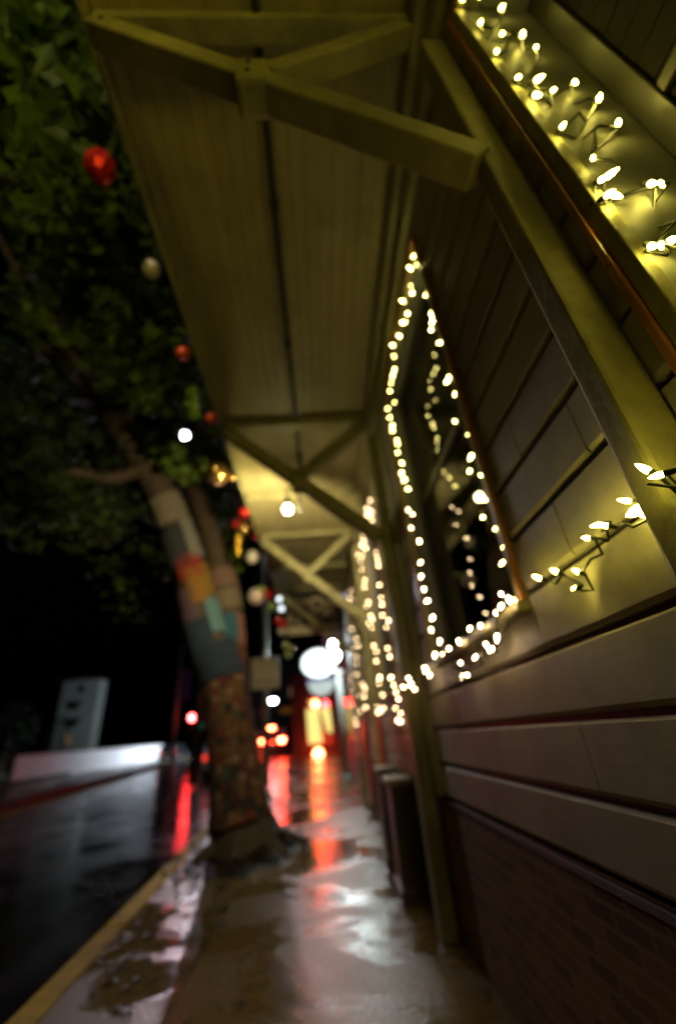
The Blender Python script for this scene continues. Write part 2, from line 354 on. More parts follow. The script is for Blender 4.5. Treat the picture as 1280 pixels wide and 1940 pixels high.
# ------------------------------------------------------------------ shop building
XW = 1.0
bld = thing('shop_building', 'cream clapboard shop building with brick base along the covered sidewalk', 'building', (1.6, 5, GZ))
ROWS = [-.53, -.285, -.012] + [.258 + .272 * i for i in range(16)]
def siding(mb, y0, y1, z0, z1, joints={}):
    for i, (a, b) in enumerate(zip(ROWS, ROWS[1:])):
        lo, hi = max(a + .013, z0), min(b - .013, z1)
        if hi - lo < .03: continue
        cuts = sorted(c for c in joints.get(i, []) if y0 < c < y1)
        seg = [y0] + cuts + [y1]
        for p, q in zip(seg, seg[1:]):
            q2 = q - .008 if q != y1 else q
            ch = .014
            mb.prism_x([], 0, 0) if False else None
            prof = [(XW + .045, lo), (XW + ch, lo), (XW, lo + ch * 1.3), (XW, hi - ch * .8), (XW + ch, hi), (XW + .045, hi)]
            n = len(prof)
            vs = [(x, p, z) for x, z in prof] + [(x, q2, z) for x, z in prof]
            mb.add(vs, [tuple(range(n)), tuple(reversed(range(n, 2 * n)))] + [((k + 1) % n, k, n + k, n + (k + 1) % n) for k in range(n)])
WINS = [(-1.35, .74), (1.965, 3.93), (6.2, 7.85), (9.6, 11.25), (12.6, 14.2)]
SILL, HEAD = .50, 3.58
m = MB(); J = {0: [1.15, 3.1], 1: [1.85], 2: [.2, 3.5], 3: [1.93], 4: [1.5], 5: [1.2], 6: [1.6]}
yprev = -3.0
for (a, b) in WINS + [(16.5, 16.5)]:
    siding(m, yprev, a, -.53, 4.4, J)
    if b > a:
        siding(m, a, b, -.53, SILL, J); siding(m, a, b, HEAD, 4.4, J)
    yprev = b
m.build('siding', M['siding'], bld)
MB().box(XW + .05, XW + .12, -3, 16.5, -.53, SILL - .02).box(XW + .05, XW + .12, -3, 16.5, HEAD + .02, 9).build('sheathing', M['dark'], bld)
yprev = -3.0
for (a, b) in WINS + [(16.5, 16.5)]:
    MB().box(XW + .051, XW + .119, yprev, a - .01, SILL - .02, HEAD + .02).build('wall_core', M['dark'], bld); yprev = b + .01
m = MB().box(XW + .02, XW + .4, -3, 16.5, GZ - .1, -.545); m.build('brick_base', M['brick'], bld)
MB().box(XW + .004, XW + .1, -3, 16.5, -.585, -.548).build('shadow_strip', M['board'], bld, bevel=.006)  # dark strip standing in for the shadow line between siding and brick
MB().box(XW - .03, XW - .002, 4.42, 4.68, -.53, 4.4).build('corner_board', M['trim'], bld, bevel=.006)
# windows: deep reveals, each part its own mesh
def window(y0, y1, glass_d=.17, blocked=False):
    XG = XW + glass_d; t = .06
    fr = MB()
    fr.box(XW - .022, XW + .03, y1 - .055, y1 + .0, SILL, HEAD).box(XW - .022, XW + .03, y0, y0 + .055, SILL, HEAD).box(XW - .022, XW + .03, y0 + .056, y1 - .056, HEAD - .06, HEAD + .0)
    f = fr.build('window_casing', M['trim'], bld, bevel=.006)
    rv = MB().box(XW + .031, XG + .1, y1 - .045, y1 - .005, SILL, HEAD).box(XW + .031, XG + .1, y0 + .005, y0 + .045, SILL, HEAD).box(XW + .031, XG + .1, y0 + .046, y1 - .046, HEAD - .045, HEAD - .005)
    rv.build('reveal', M['reveal'], f)
    og = MB().box(XW - .034, XW - .006, y1 + .002, y1 + .03, SILL - .03, HEAD + .03).box(XW - .034, XW - .006, y0 - .03, y0 - .002, SILL - .03, HEAD + .03).box(XW - .034, XW - .006, y0 - .0015, y1 + .0015, HEAD + .002, HEAD + .032)
    og.build('edge_moulding', M['orange'], f, bevel=.005)
    sl = MB().box(XW - .07, XG + .1, y0 - .04, y1 + .04, SILL - .055, SILL - .004); sl.build('sill', M['trim'], f, bevel=.01)
    sash = MB().box(XG - .03, XG + .03, y1 - .15, y1 - .047, SILL, HEAD - .05).box(XG - .03, XG + .03, y0 + .047, y0 + .15, SILL, HEAD - .05)
    sash.box(XG - .03, XG + .03, y0 + .151, y1 - .151, SILL, SILL + .11).box(XG - .03, XG + .03, y0 + .151, y1 - .151, HEAD - .16, HEAD - .051).box(XG - .026, XG + .026, y0 + .151, y1 - .151, 2.0, 2.07)
    sash.build('sash', M['sash'], f, bevel=.006)
    if blocked:  # boards added where a pane belongs, to keep bulb reflections out
        sb = MB(); zz = SILL + .113
        while zz < HEAD - .17:
            sb.box(XG - .004, XG + .012, y0 + .152, y1 - .152, zz, min(zz + .16, HEAD - .165)); zz += .168
        sb.build('pane_block', M['pane_block'], f)
    else: MB().box(XG - .004, XG + .004, y0 + .152, y1 - .152, SILL + .112, 1.998).box(XG - .004, XG + .004, y0 + .152, y1 - .152, 2.072, HEAD - .162).build('pane', M['glass'], f)
    # the dim room behind
    MB().box(XG + .14, XG + .8, y0 - .2, y1 + .2, SILL - .3, SILL - .25).box(XG + .8, XG + .85, y0 - .2, y1 + .2, SILL - .3, HEAD + .2).box(XG + .14, XG + .8, y1 + .2, y1 + .25, SILL - .3, HEAD + .2).box(XG + .14, XG + .8, y0 - .25, y0 - .2, SILL - .3, HEAD + .2).box(XG + .14, XG + .8, y0 - .2, y1 + .2, HEAD + .15, HEAD + .2).build('room_lining', M['lining'], f)
    return f
for i, (a, b) in enumerate(WINS): window(a, b, .43 if i == 0 else .17, i == 0)
# red door and narrow red panels low on the far part of the front
for (ya, yb, za, zb) in ((8.3, 9.3, -1.4, .35), (11.5, 12.3, -1.4, .35)):
    d = MB().box(XW - .06, XW - .026, ya, yb, za, zb).build('door_panel', M['pink'], bld, bevel=.01)
    MB().box(XW - .085, XW - .061, ya + .12, yb - .12, za + .9, zb - .12).build('raised_field', M['pink'], d, bevel=.01)

# ------------------------------------------------------------------ canopy on timber brackets
CZ = 4.16; XE = -1.19
can = thing('sidewalk_canopy', 'long olive wooden canopy on diagonal timber brackets over the sidewalk', 'canopy', (.9, 5, GZ))
m = MB(); x = XE; k = 0
while x < XW - .01:                         # tongue and groove boards
    x2 = min(x + .118, XW - .004)
    m.prism([(x, CZ + .05), (x, CZ + .007), (x + .006, CZ), (x2 - .006, CZ), (x2, CZ + .007), (x2, CZ + .05)], -3, 12.9); x = x2 + .001
m.build('ceiling_boards', M['ceil'], can)
MB().box(XE - .05, XW + .05, -3, 12.9, CZ + .06, CZ + .14).build('roof_deck', M['roof'], can)
MB().box(XE - .055, XE - .004, -3, 12.95, CZ - .11, CZ + .05).build('edge_fascia', M['timber'], can, bevel=.012)
lg = MB().box(XW - .16, XW - .004, -3, 12.9, CZ - .22, CZ - .004).box(XW - .09, XW - .006, -3, 12.9, CZ - .42, CZ - .224); lg.build('wall_ledger', M['timber'], can, bevel=.012)
for y in (6.85, 10.7):
    MB().box(XE + .01, XW - .17, y - .05, y + .05, CZ - .13, CZ - .003).build('joist', M['timber'], can, bevel=.012)
def bracket(y, wd, pw, bottom):
    post = MB().box(XW - .15, XW - .003, y, y + pw, bottom, CZ - .43)
    p = post.build('bracket_post', M['timber'], can, bevel=.016)
    yc = y + pw / 2
    a = Vector((XE + .03, yc, CZ - .14)); b = Vector((XW - .155, yc, 2.18)); mid = a.lerp(b, .5)
    MB().beam(a, b, wd, wd).build('brace', M['timber'], p, bevel=.014)
    MB().beam(mid + Vector((.07, 0, .11)), Vector((XW - .2, yc, CZ - .16)), wd * .9, wd * .9).build('upper_strut', M['timber'], p, bevel=.014)
    MB().box(XE + .012, XW - .17, yc - wd / 2, yc + wd / 2, CZ - .11, CZ - .004).build('bracket_joist', M['timber'], p, bevel=.014)
    MB().box(mid.x - .1, mid.x + .08, yc - wd * .62, yc + wd * .62, mid.z - .15, mid.z + .14).build('joint_block', M['timber'], p, bevel=.03)
    bolts = [(a.lerp(b, .035), 0), (mid + Vector((-.03, 0, .06)), .014), (mid + Vector((-.03, 0, -.06)), .014)]
    for q, ex in bolts:
        MB().lathe((q.x, yc - wd / 2 - ex - .001, q.z), [(.015, 0), (.015, .005), (.010, .005), (.009, .012)], 8, axis=(0, -1, 0)).build('bolt_head', M['dark'], p)
    return p
bracket(.845, .145, .10, GZ); bracket(4.75, .17, .20, GZ); bracket(8.6, .17, .16, GZ); bracket(12.5, .17, .16, GZ)
# conduit along the ceiling
LP_Y = on_z(545, 965, 3.2).y
cd = MB().tube([(-.16, -3, CZ - .05), (-.16, LP_Y + .1, CZ - .05)], .026, 10)
for y in (.3, 1.9, 3.4, 5.6): cd.box(-.2, -.12, y, y + .05, CZ - .082, CZ - .001)
tag(cd.build('conduit_pipe', M['dark'], smooth=False), 'dark conduit pipe running along the canopy ceiling to the lamp', 'pipe')
# hanging lamp
def canopy_lamp(LP, label, glow_mat='lamp'):
    lamp = thing('canopy_lamp', label, 'lamp', LP, 'bare bulb lamps hung under the canopy')
    MB().ball(LP, .062, 20, 12, (1, 1, 1.1)).build('bulb', M[glow_mat], lamp, smooth=True)
    MB().lathe(LP + Vector((0, 0, .08)), [(.05, 0), (.05, .09), (.035, .13)], 14).build('socket', M['dark'], lamp, smooth=False)
    MB().tube([LP + Vector((0, 0, .2)), LP + Vector((0, 0, .36)), LP + Vector((.16, -.03, .46)), (-.16, LP.y - .06, LP.z + .5), (-.16, LP.y - .06, CZ - .07)], .018, 8).build('arm', M['dark'], lamp, smooth=True)
    MB().lathe(LP + Vector((.19, .1, -.02)), [(.02, 0), (.03, .05), (.03, .36), (.016, .42)], 12).build('ballast_tube', M['steel'], lamp, smooth=True)
LP = on_z(545, 965, 3.2); LP_ADDED = Vector((-.4, -2.2, 3.2))  # second position is an added lamp out of view, for ceiling and leaves
canopy_lamp(LP, 'bright bare bulb lamp hanging under the canopy past the second bracket')
canopy_lamp(LP_ADDED, 'added unseen bare bulb lamp behind the viewpoint, lighting ceiling and leaves', 'lampadded')

# ------------------------------------------------------------------ string lights
def bulb_mesh(name, mat, r, L):
    mb_ = MB().lathe((0, 0, 0), [(r * .55, 0), (r * .95, L * .16), (r, L * .38), (r * .72, L * .68), (r * .3, L * .92), (r * .06, L)], 8)
    me = bpy.data.meshes.new(name); me.from_pydata([tuple(v) for v in mb_.v], [], mb_.f); me.materials.append(mat)
    for p in me.polygons: p.use_smooth = True
    return me
BR, BL = .0050, .023
BM = {'n': bulb_mesh('bulb', M['bulb_near'], BR, BL), 'y': bulb_mesh('bulb', M['bulb_yellow'], BR, BL), 'p': bulb_mesh('bulb', M['bulb_peach'], BR, BL)}
mb_ = MB().lathe((0, 0, 0), [(.0042, -.016), (.005, -.006), (.0052, .001)], 8)
SOCK = bpy.data.meshes.new('socket'); SOCK.from_pydata([tuple(v) for v in mb_.v], [], mb_.f); SOCK.materials.append(M['wire'])
PROTO_B = {k: bpy.data.objects.new('bulb', BM[k]) for k in BM}
PROTO_S = bpy.data.objects.new('socket', SOCK)
def string(label, pts, kind, out, group='strings of small warm fairy lights on the shop front', slack=.03, sockets=True, dirs=None, bulbs=None, wobble=1.0):
    """pts: bulb positions in order (working units); out: direction away from the surface"""
    rnd = random.Random(len(pts) * 13 + int(pts[0][1] * 100))
    root = thing('string_lights', label, 'fairy lights', pts[0], group)
    o3 = Vector(root['_o']); out = Vector(out)
    path = []
    for i, p in enumerate(pts):
        p = Vector(p)
        path.append(p - out * .012 + Vector((rnd.uniform(-1, 1), rnd.uniform(-1, 1), rnd.uniform(-1, 1))) * .008)
        if i < len(pts) - 1:
            q = Vector(pts[i + 1]); d = (q - p).length
            for t in (.33, .66):
                path.append(p.lerp(q, t) - out * .012 + Vector((rnd.uniform(-1, 1), rnd.uniform(-1, 1), rnd.uniform(-1, 1) - .6)) * min(.05, slack + d * .06))
    MB().tube(path, .0052, 5).build('wire', M['wire'], root, smooth=True)
    for i, p in enumerate(pts):
        if bulbs is not None and i not in bulbs: continue
        b = PROTO_B[kind].copy(); C.objects.link(b); b.parent = root
        d = Vector((rnd.uniform(-1, 1), rnd.uniform(-1, 1), rnd.uniform(-1, 1))) * .75 * wobble + out * .5 + Vector((0, 0, -.35))
        if dirs: d = Vector(dirs) + Vector((rnd.uniform(-1, 1), rnd.uniform(-1, 1), rnd.uniform(-1, 1))) * .45
        sc_ = rnd.uniform(.78, 1.25); b.scale = (sc_, sc_, sc_ * rnd.uniform(.85, 1.15))
        b.location = w(p) - o3; b.rotation_euler = d.to_track_quat('Z', 'Y').to_euler()
        if sockets:
            s_ = PROTO_S.copy(); C.objects.link(s_); s_.parent = b
    return root
def crop6(l): return [(680 + x / 2.156, 440 + y / 2.156) for x, y in l]
def crop5(l): return [(620 + x / 3.88, 900 + y / 3.88) for x, y in l]
OUTX = (-1, 0, 0)
# nearest window: lights on the far jamb of its deep reveal
near = [(875, 3), (908, 2), (947, 18), (908, 45), (950, 65), (940, 97), (989, 68), (1014, 90), (978, 147), (1013, 153), (1045, 172), (1011, 180), (1086, 154), (1133, 190), (1062, 242), (1170, 236), (1122, 297), (1145, 338), (1135, 342), (1160, 369), (1146, 372), (1228, 348), (1247, 345), (1230, 465), (1250, 460), (1265, 458)]
P = [on_y(x, y, .66) for x, y in near]
P += [Vector((XW + .1 + random.uniform(0, .25), .655, z)) for z in (1.0, .9, .8, .72, .66)]
string('fairy lights zigzagging down the jamb of the nearest window, top right', P, 'n', (0, -1, 0), dirs=(-.15, -.45, -.9))
P = [Vector((XW - .06, .65 - .09 * i, SILL + .03 + random.uniform(-.05, .04))) for i in range(20)]
string_head = [Vector((XW - .05, y, HEAD - .08 + random.uniform(-.05, .03))) for y in [.25 - .085 * i for i in range(18)]]
string('fairy lights along the head of the nearest window', string_head, 'n', OUTX)
string('fairy lights along the sill of the nearest window', P, 'n', OUTX)
# run across the siding beside the post
run = [(1258, 897), (1233, 895), (1222, 965), (1195, 950), (1215, 957), (1208, 972), (1226, 980), (1153, 997), (1140, 993), (1118, 1020), (1098, 1085), (1093, 1113), (1057, 1085), (1025, 1097)]
P = [on_x(x, y, .80) for x, y in run[:2]] + [on_x(x, y, .94) for x, y in run[2:]]
string('fairy lights strung across the siding from the near post to the window corner', P, 'n', OUTX, dirs=(-.5, .3, .35))
# middle window
jr = crop6([(668, 1503), (640, 1495), (628, 1400), (590, 1342), (590, 1300), (564, 1210), (505, 1163), (529, 1088), (515, 995), (454, 970), (462, 907), (453, 813), (393, 776), (400, 642), (372, 595), (366, 600), (345, 448), (293, 398), (302, 362), (305, 357), (294, 322), (278, 242), (258, 130), (240, 120), (230, 92)])
P = [on_x(x, y, .995) for x, y in jr]
string('yellow fairy lights up the near side of the middle window', P, 'y', OUTX, sockets=True)
jl = crop6([(213, 152), (211, 210), (219, 246), (189, 285), (199, 330), (181, 368), (185, 372), (170, 428), (144, 462), (141, 503), (145, 555), (138, 580), (131, 620), (129, 649), (145, 693), (122, 720), (127, 752), (139, 785), (140, 808), (155, 845), (155, 868), (156, 896), (172, 940), (173, 977), (190, 1005), (205, 1050)])
P = [on_x(x, y, .95) for x, y in jl]
string('yellow fairy lights along the head and upper far side of the middle window', P, 'y', OUTX, sockets=True)
jb = crop6([(200, 1130), (220, 1150), (213, 1205), (244, 1258), (254, 1345), (255, 1400), (263, 1453), (284, 1503), (303, 1567), (292, 1617), (331, 1665), (368, 1697), (340, 1722), (310, 1720)])
P = [on_x(x, y, .95) for x, y in jb]
string('peach fairy lights down the lower far side of the middle window', P, 'p', OUTX, sockets=True, dirs=(-.4, -.4, -.8))
jbb = crop6([(405, 1665), (453, 1613), (495, 1603), (557, 1548), (582, 1520), (607, 1488), (575, 1472), (562, 1642), (545, 1697), (515, 1677), (477, 1729), (413, 1757), (440, 1805), (422, 1808), (290, 1805), (275, 1785)])
P = [on_x(x, y, .91) for x, y in jbb]
string('peach fairy lights gathered along the sill of the middle window', P, 'p', OUTX, sockets=True, dirs=(-.4, -.4, -.8))
# farther strings
ca = crop5([(645, 1570), (620, 1530), (600, 1495), (567, 1565)])
P = [on_x(x, y, .93) for x, y in crop5([(755, 1470), (725, 1420)])] + [on_x(x, y, .82) for x, y in ca]
string('short peach run looped past the second post', P, 'p', OUTX, sockets=True)
ca = crop5([(545, 1805), (525, 1790), (540, 1745), (500, 1705), (520, 1640), (505, 1590), (490, 1540), (473, 1480), (458, 1330), (443, 1270), (437, 1115), (450, 1065), (407, 1025), (398, 945), (393, 895), (383, 800), (375, 660), (370, 630), (365, 600), (355, 570)])
P = [on_x(x, y, .94) for x, y in ca]
string('peach fairy lights up the near side of the window beyond the second post', P, 'p', OUTX, sockets=True, dirs=(-.3, -.4, -.8))
cb = crop5([(310, 185), (290, 240), (310, 260), (335, 275), (310, 290), (285, 290), (330, 330), (290, 340), (250, 320), (255, 440), (270, 480), (255, 510), (280, 530), (225, 580), (255, 590), (245, 630), (250, 690), (275, 770), (275, 820), (300, 930), (290, 960), (320, 1030), (330, 1060), (305, 1085), (325, 1120), (340, 1250), (360, 1290), (360, 1360), (385, 1480), (375, 1530), (405, 1610), (410, 1710), (390, 1720), (365, 1700), (375, 1740), (340, 1690)])
P = [on_x(x, y, .94) for x, y in cb]
string('peach fairy lights down the far side of the window beyond the second post', P, 'p', OUTX, sockets=True, dirs=(-.3, -.4, -.8))
cc = crop5([(175, 850), (165, 900), (190, 920), (165, 950), (185, 970), (205, 975), (180, 1125), (215, 1200), (230, 1250), (195, 1270), (210, 1330), (215, 1385), (215, 1460), (220, 1540), (235, 1620), (265, 1530), (275, 1560), (270, 1625), (280, 1700), (240, 1730), (183, 1695), (172, 1590), (167, 1530), (165, 1480), (205, 1790), (215, 1830), (235, 1845)])
P = [on_x(x, y, .94) for x, y in cc]
string('farthest peach fairy lights under the canopy, tangled low round the last window', P, 'p', OUTX, sockets=True, dirs=(-.3, -.4, -.8))

# ------------------------------------------------------------------ plinths by the wall
def plinth(y0, y1, x0, top, label):
    r = thing('plinth', label, 'plinth', ((x0 + .98) / 2, (y0 + y1) / 2, GZ), 'plinths standing against the shop wall')
    MB().box(x0, .975, y0, y1, GZ + .002, top - .075).build('pier', M['pier'], r, bevel=.015)
    MB().box(x0 - .04, .976, y0 - .04, y1 + .04, top - .073, top).build('cap', M['stone'], r, bevel=.02)
    MB().box(x0 - .025, .974, y0 - .025, y1 + .025, GZ + .001, GZ + .12).build('foot', M['pier'], r, bevel=.012)
plinth(5.75, 6.3, .70, -.47, 'low dark plinth with pale cap nearest behind the second post')
plinth(7.1, 7.6, .72, -.43, 'low dark plinth with pale cap farther from the second post')

# ------------------------------------------------------------------ street tree
TY = 9.2
tree = thing('street_tree', 'leaning forked street tree with leafy crown beside the yellow kerb', 'tree', (-1.45, TY, GZ))
def tp(px0, px1, py): a = on_y(px0, py, TY); b = on_y(px1, py, TY); return (a + b) / 2, (b - a).length / 2
def chain(rows, bend=0):
    pts = []; rad = []
    for i, (a, b, y) in enumerate(rows):
        p, r = tp(a, b, y); pts.append(p); rad.append(r)
    return pts, rad
def smooth_chain(pts, rad, n=4):
    op = []; orr = []
    for i in range(len(pts) - 1):
        p0, p1, p2, p3 = pts[max(i - 1, 0)], pts[i], pts[i + 1], pts[min(i + 2, len(pts) - 1)]
        for k in range(n):
            t = k / n
            op.append(.5 * ((2 * p1) + (p2 - p0) * t + (2 * p0 - 5 * p1 + 4 * p2 - p3) * t * t + (3 * p1 - p0 - 3 * p2 + p3) * t ** 3)); orr.append(rad[i] * (1 - t) + rad[i + 1] * t)
    op.append(pts[-1]); orr.append(rad[-1]); return op, orr
tr_p, tr_r = chain([(388, 545, 1612), (398, 515, 1570), (402, 496, 1500), (397, 480, 1400), (386, 462, 1290), (366, 440, 1225)])
L_p, L_r = chain([(378, 450, 1270), (354, 424, 1190), (338, 402, 1120), (322, 380, 1050), (290, 345, 960), (255, 303, 885), (190, 232, 780)])
for i, a in enumerate((0, 0, 0, -.1, -.35, -.8, -1.7)): L_p[i] = L_p[i] * ((TY + a) / TY)
R_p, R_r = chain([(410, 462, 1280), (412, 456, 1180), (396, 446, 1110), (374, 416, 1010), (334, 369, 890), (286, 308, 780)])
for i, a in enumerate((.15, .2, .25, .3, .5, .9)): R_p[i] = R_p[i] + Vector((0, a, 0))
tr = smooth_chain(tr_p, tr_r); Lc = smooth_chain(L_p, L_r); Rc = smooth_chain(R_p, R_r)
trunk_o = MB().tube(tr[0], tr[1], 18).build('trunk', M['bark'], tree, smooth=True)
MB().tube(Lc[0], Lc[1], 14).build('stem', M['barklit'], trunk_o, smooth=True)
MB().tube(Rc[0], Rc[1], 14).build('stem', M['barklit'], trunk_o, smooth=True)
tip = Vector(L_p[-1]); tipr = Vector(R_p[-1])
BRS = [
    ([tip, tip + Vector((-.6, -1.2, 1.4)), tip + Vector((-.9, -2.8, 2.4)), tip + Vector((-.6, -4.6, 2.8))], [.2, .15, .1, .04]),
    ([tip, tip + Vector((-1.2, -.4, 1.2)), tip + Vector((-2.6, -1.0, 2.6))], [.19, .12, .05]),
    ([Vector(L_p[5]), on_y(210, 905, 8.0), on_y(150, 895, 7.6), on_y(85, 910, 7.3), on_y(25, 950, 7.0), on_y(-30, 1000, 7.0)], [.17, .13, .11, .09, .07, .04]),
    ([Vector(L_p[4]), on_y(250, 800, 7.6), on_y(235, 640, 6.3), on_y(230, 450, 5.2), on_y(190, 250, 4.0), on_y(150, 80, 3.2)], [.14, .11, .09, .07, .05, .03]),
    ([tipr, tipr + Vector((.3, -.6, 1.2)), tipr + Vector((.9, -1.6, 2.4))], [.12, .08, .03]),
    ([Vector(L_p[6]), on_y(120, 640, 6.4), on_y(40, 520, 5.6), on_y(-20, 420, 5.2)], [.16, .12, .09, .05]),
]
for az, ln in ((-150, .75), (-95, .6), (-40, .8), (15, .95), (75, .6), (140, .7)):
    a_ = math.radians(az); dx, dy = math.cos(a_), math.sin(a_); b0 = Vector(tr_p[0]); 
    rt = [b0 + Vector((dx * .28, dy * .28, .42)), b0 + Vector((dx * .50, dy * .50, .12)), b0 + Vector((dx * (.5 + ln * .4), dy * (.5 + ln * .4), -.0)), b0 + Vector((dx * (.5 + ln * .8), dy * (.5 + ln * .8), -.12))]
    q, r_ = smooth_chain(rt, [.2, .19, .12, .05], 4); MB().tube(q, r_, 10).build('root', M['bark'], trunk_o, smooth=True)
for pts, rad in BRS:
    a, b = smooth_chain([Vector(p) for p in pts], rad, 4); MB().tube(a, b, 8).build('branch', M['barklit'], trunk_o, smooth=True)
def leaf(mb, c, s, n):
    """five pointed leaf, slightly folded"""
    n = n.normalized(); u = n.orthogonal().normalized(); v = n.cross(u); a0 = random.uniform(0, 6.28)
    q = u * math.cos(a0) + v * math.sin(a0); t = n.cross(q)
    sh = ((-.5, 0, 0), (-.25, .22, .03), (.0, .55, .08), (.12, .24, .05), (.62, .0, -.06), (.12, -.24, .05), (.0, -.55, .08), (-.25, -.22, .03))
    vs = [c + q * (x * s) + t * (y * s) + n * (z * s) for x, y, z in sh]
    mb.add(vs, [(0, 1, 2, 3, 4), (0, 4, 5, 6, 7)])
def seg_d(x, y, a, b):
    dx, dy = b[0] - a[0], b[1] - a[1]; t = max(0, min(1, ((x - a[0]) * dx + (y - a[1]) * dy) / (dx * dx + dy * dy)))
    return math.hypot(x - a[0] - t * dx, y - a[1] - t * dy)
def foliage(rects, n_clump, per, mat, name, size, par):
    m_ = MB(); made = 0; tries = 0
    while made < n_clump and tries < n_clump * 30:
        tries += 1
        x0, x1, y0, y1, d0, d1 = random.choice(rects)
        px, py = random.uniform(x0, x1), random.uniform(y0, y1); d = random.uniform(d0, d1)
        c = on_y(px, py, d)
        if c.x > XE - .32 or c.z > 14: continue
        if d < 26 and (px - 350) ** 2 + (py - 825) ** 2 < 900: continue
        if d < 8 and random.random() < .8 and any(seg_d(px, py, a_, b_) < 30 for a_, b_ in (((290, 900), (211, 780)), ((211, 780), (120, 640)), ((120, 640), (40, 520)), ((279, 890), (150, 895)))): continue
        made += 1; R = random.uniform(.28, .62); flat = random.uniform(.45, .9)
        for _ in range(int(per * random.uniform(.6, 1.3))):
            o = Vector((random.gauss(0, 1), random.gauss(0, 1), random.gauss(0, 1) * flat)) * R * .55
            p = c + o
            if p.x > XE - .12: continue
            g_ = CM.transposed() @ p
            if g_.z < 0 and (CX + F * g_.x / -g_.z - 350) ** 2 + (CY - F * g_.y / -g_.z - 825) ** 2 < 230: continue   # the gap the far lamp shines through
            leaf(m_, p, size * random.uniform(.65, 1.3), Vector((random.gauss(0, .6), random.gauss(0, .6), 1)))
    return m_.build(name, mat, par)
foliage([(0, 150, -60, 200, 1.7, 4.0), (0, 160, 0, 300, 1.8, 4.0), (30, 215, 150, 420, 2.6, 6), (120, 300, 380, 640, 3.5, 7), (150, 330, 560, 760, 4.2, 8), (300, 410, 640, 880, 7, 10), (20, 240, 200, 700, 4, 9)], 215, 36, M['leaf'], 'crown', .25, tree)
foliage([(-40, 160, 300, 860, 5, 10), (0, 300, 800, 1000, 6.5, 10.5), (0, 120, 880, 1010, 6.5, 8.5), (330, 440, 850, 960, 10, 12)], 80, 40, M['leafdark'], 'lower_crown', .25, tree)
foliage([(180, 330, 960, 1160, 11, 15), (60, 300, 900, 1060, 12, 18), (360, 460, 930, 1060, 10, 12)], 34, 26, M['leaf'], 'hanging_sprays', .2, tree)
# soil pit and fallen leaves round the foot
pit = MB(); n = 28; vs = [(-1.42, TY - .25, GZ + .05)]
for k in range(n):
    a = 2 * math.pi * k / n; r = 1 + random.uniform(-.06, .06); vs.append((-1.5 + math.cos(a) * .92 * r, TY - .15 + math.sin(a) * 1.5 * r, GZ + .006))
pit.add(vs, [(0, 1 + k, 1 + (k + 1) % n) for k in range(n)]); struct(pit.build('soil', M['soil'], smooth=True))
lit = MB()
for _ in range(260):
    a = random.uniform(0, 6.28); r = random.uniform(.35, 1.25) ** .8
    leaf(lit, Vector((-1.5 + math.cos(a) * .98 * r, TY - .2 + math.sin(a) * 1.65 * r, GZ + .05 + random.uniform(0, .05))), .12, Vector((random.gauss(0, .4), random.gauss(0, .4), 1)))
for _ in range(150):
    y = random.uniform(2.5, 18); x = kx(y) + .3 + abs(random.gauss(0, .9))
    if x < .8: leaf(lit, Vector((x, y, GZ + .016)), random.uniform(.05, .11), Vector((random.gauss(0, .2), random.gauss(0, .2), 1)))
struct(tag(lit.build('fallen_leaves', M['soil']), 'wet dark fallen leaves scattered round the tree foot', 'leaves'), 'stuff')

# knitted coverings wrapped on the trunk
def wrap(chain_, t0, t1, a0, a1, mat, name, label, lift=.02, na=14, nt_=10):
    pts, rad = chain_; N = len(pts) - 1; m_ = MB(); rows = []
    ref = Vector((0, -1, 0)); th = .02
    for lay in (lift, lift + th):
        for i in range(nt_ + 1):
            t = (t0 + (t1 - t0) * i / nt_) * N; k = min(int(t), N - 1); f_ = t - k
            p = pts[k].lerp(pts[k + 1], f_); r = rad[k] * (1 - f_) + rad[k + 1] * f_ + lay; d = (pts[k + 1] - pts[k]).normalized()
            u = (ref - d * ref.dot(d)).normalized(); v = d.cross(u)
            for j in range(na + 1):
                a = math.radians(a0 + (a1 - a0) * j / na); wob = .008 * math.sin(7 * a + 5 * t)
                m_.v.append(p + (u * math.cos(a) + v * math.sin(a)) * (r + wob))
    W_ = na + 1; H_ = (nt_ + 1) * W_
    for i in range(nt_):
        for j in range(na):
            a = i * W_ + j; m_.f.append((a, a + 1, a + W_ + 1, a + W_)); m_.f.append((H_ + a, H_ + a + W_, H_ + a + W_ + 1, H_ + a + 1))
    for i in range(nt_):
        for j in (0, na): a = i * W_ + j; m_.f.append((a, a + W_, H_ + a + W_, H_ + a))
    for j in range(na):
        for i in (0, nt_): a = i * W_ + j; m_.f.append((a, a + 1, H_ + a + 1, H_ + a))
    return tag(m_.build(name, mat, smooth=True), label, 'knitting', 'knitted wraps on the street tree')
wrap(tr, .24, .80, -180, 180, granny_mat(), 'crochet_wrap', 'crochet wrap of many small coloured squares round the lower trunk', na=36, nt_=20)
wrap(tr, .80, .99, -180, 180, knit('yarn_slate', (.028, .055, .10)), 'knitted_wrap', 'slate blue knitted band round the trunk just below the fork', lift=.035, na=30)
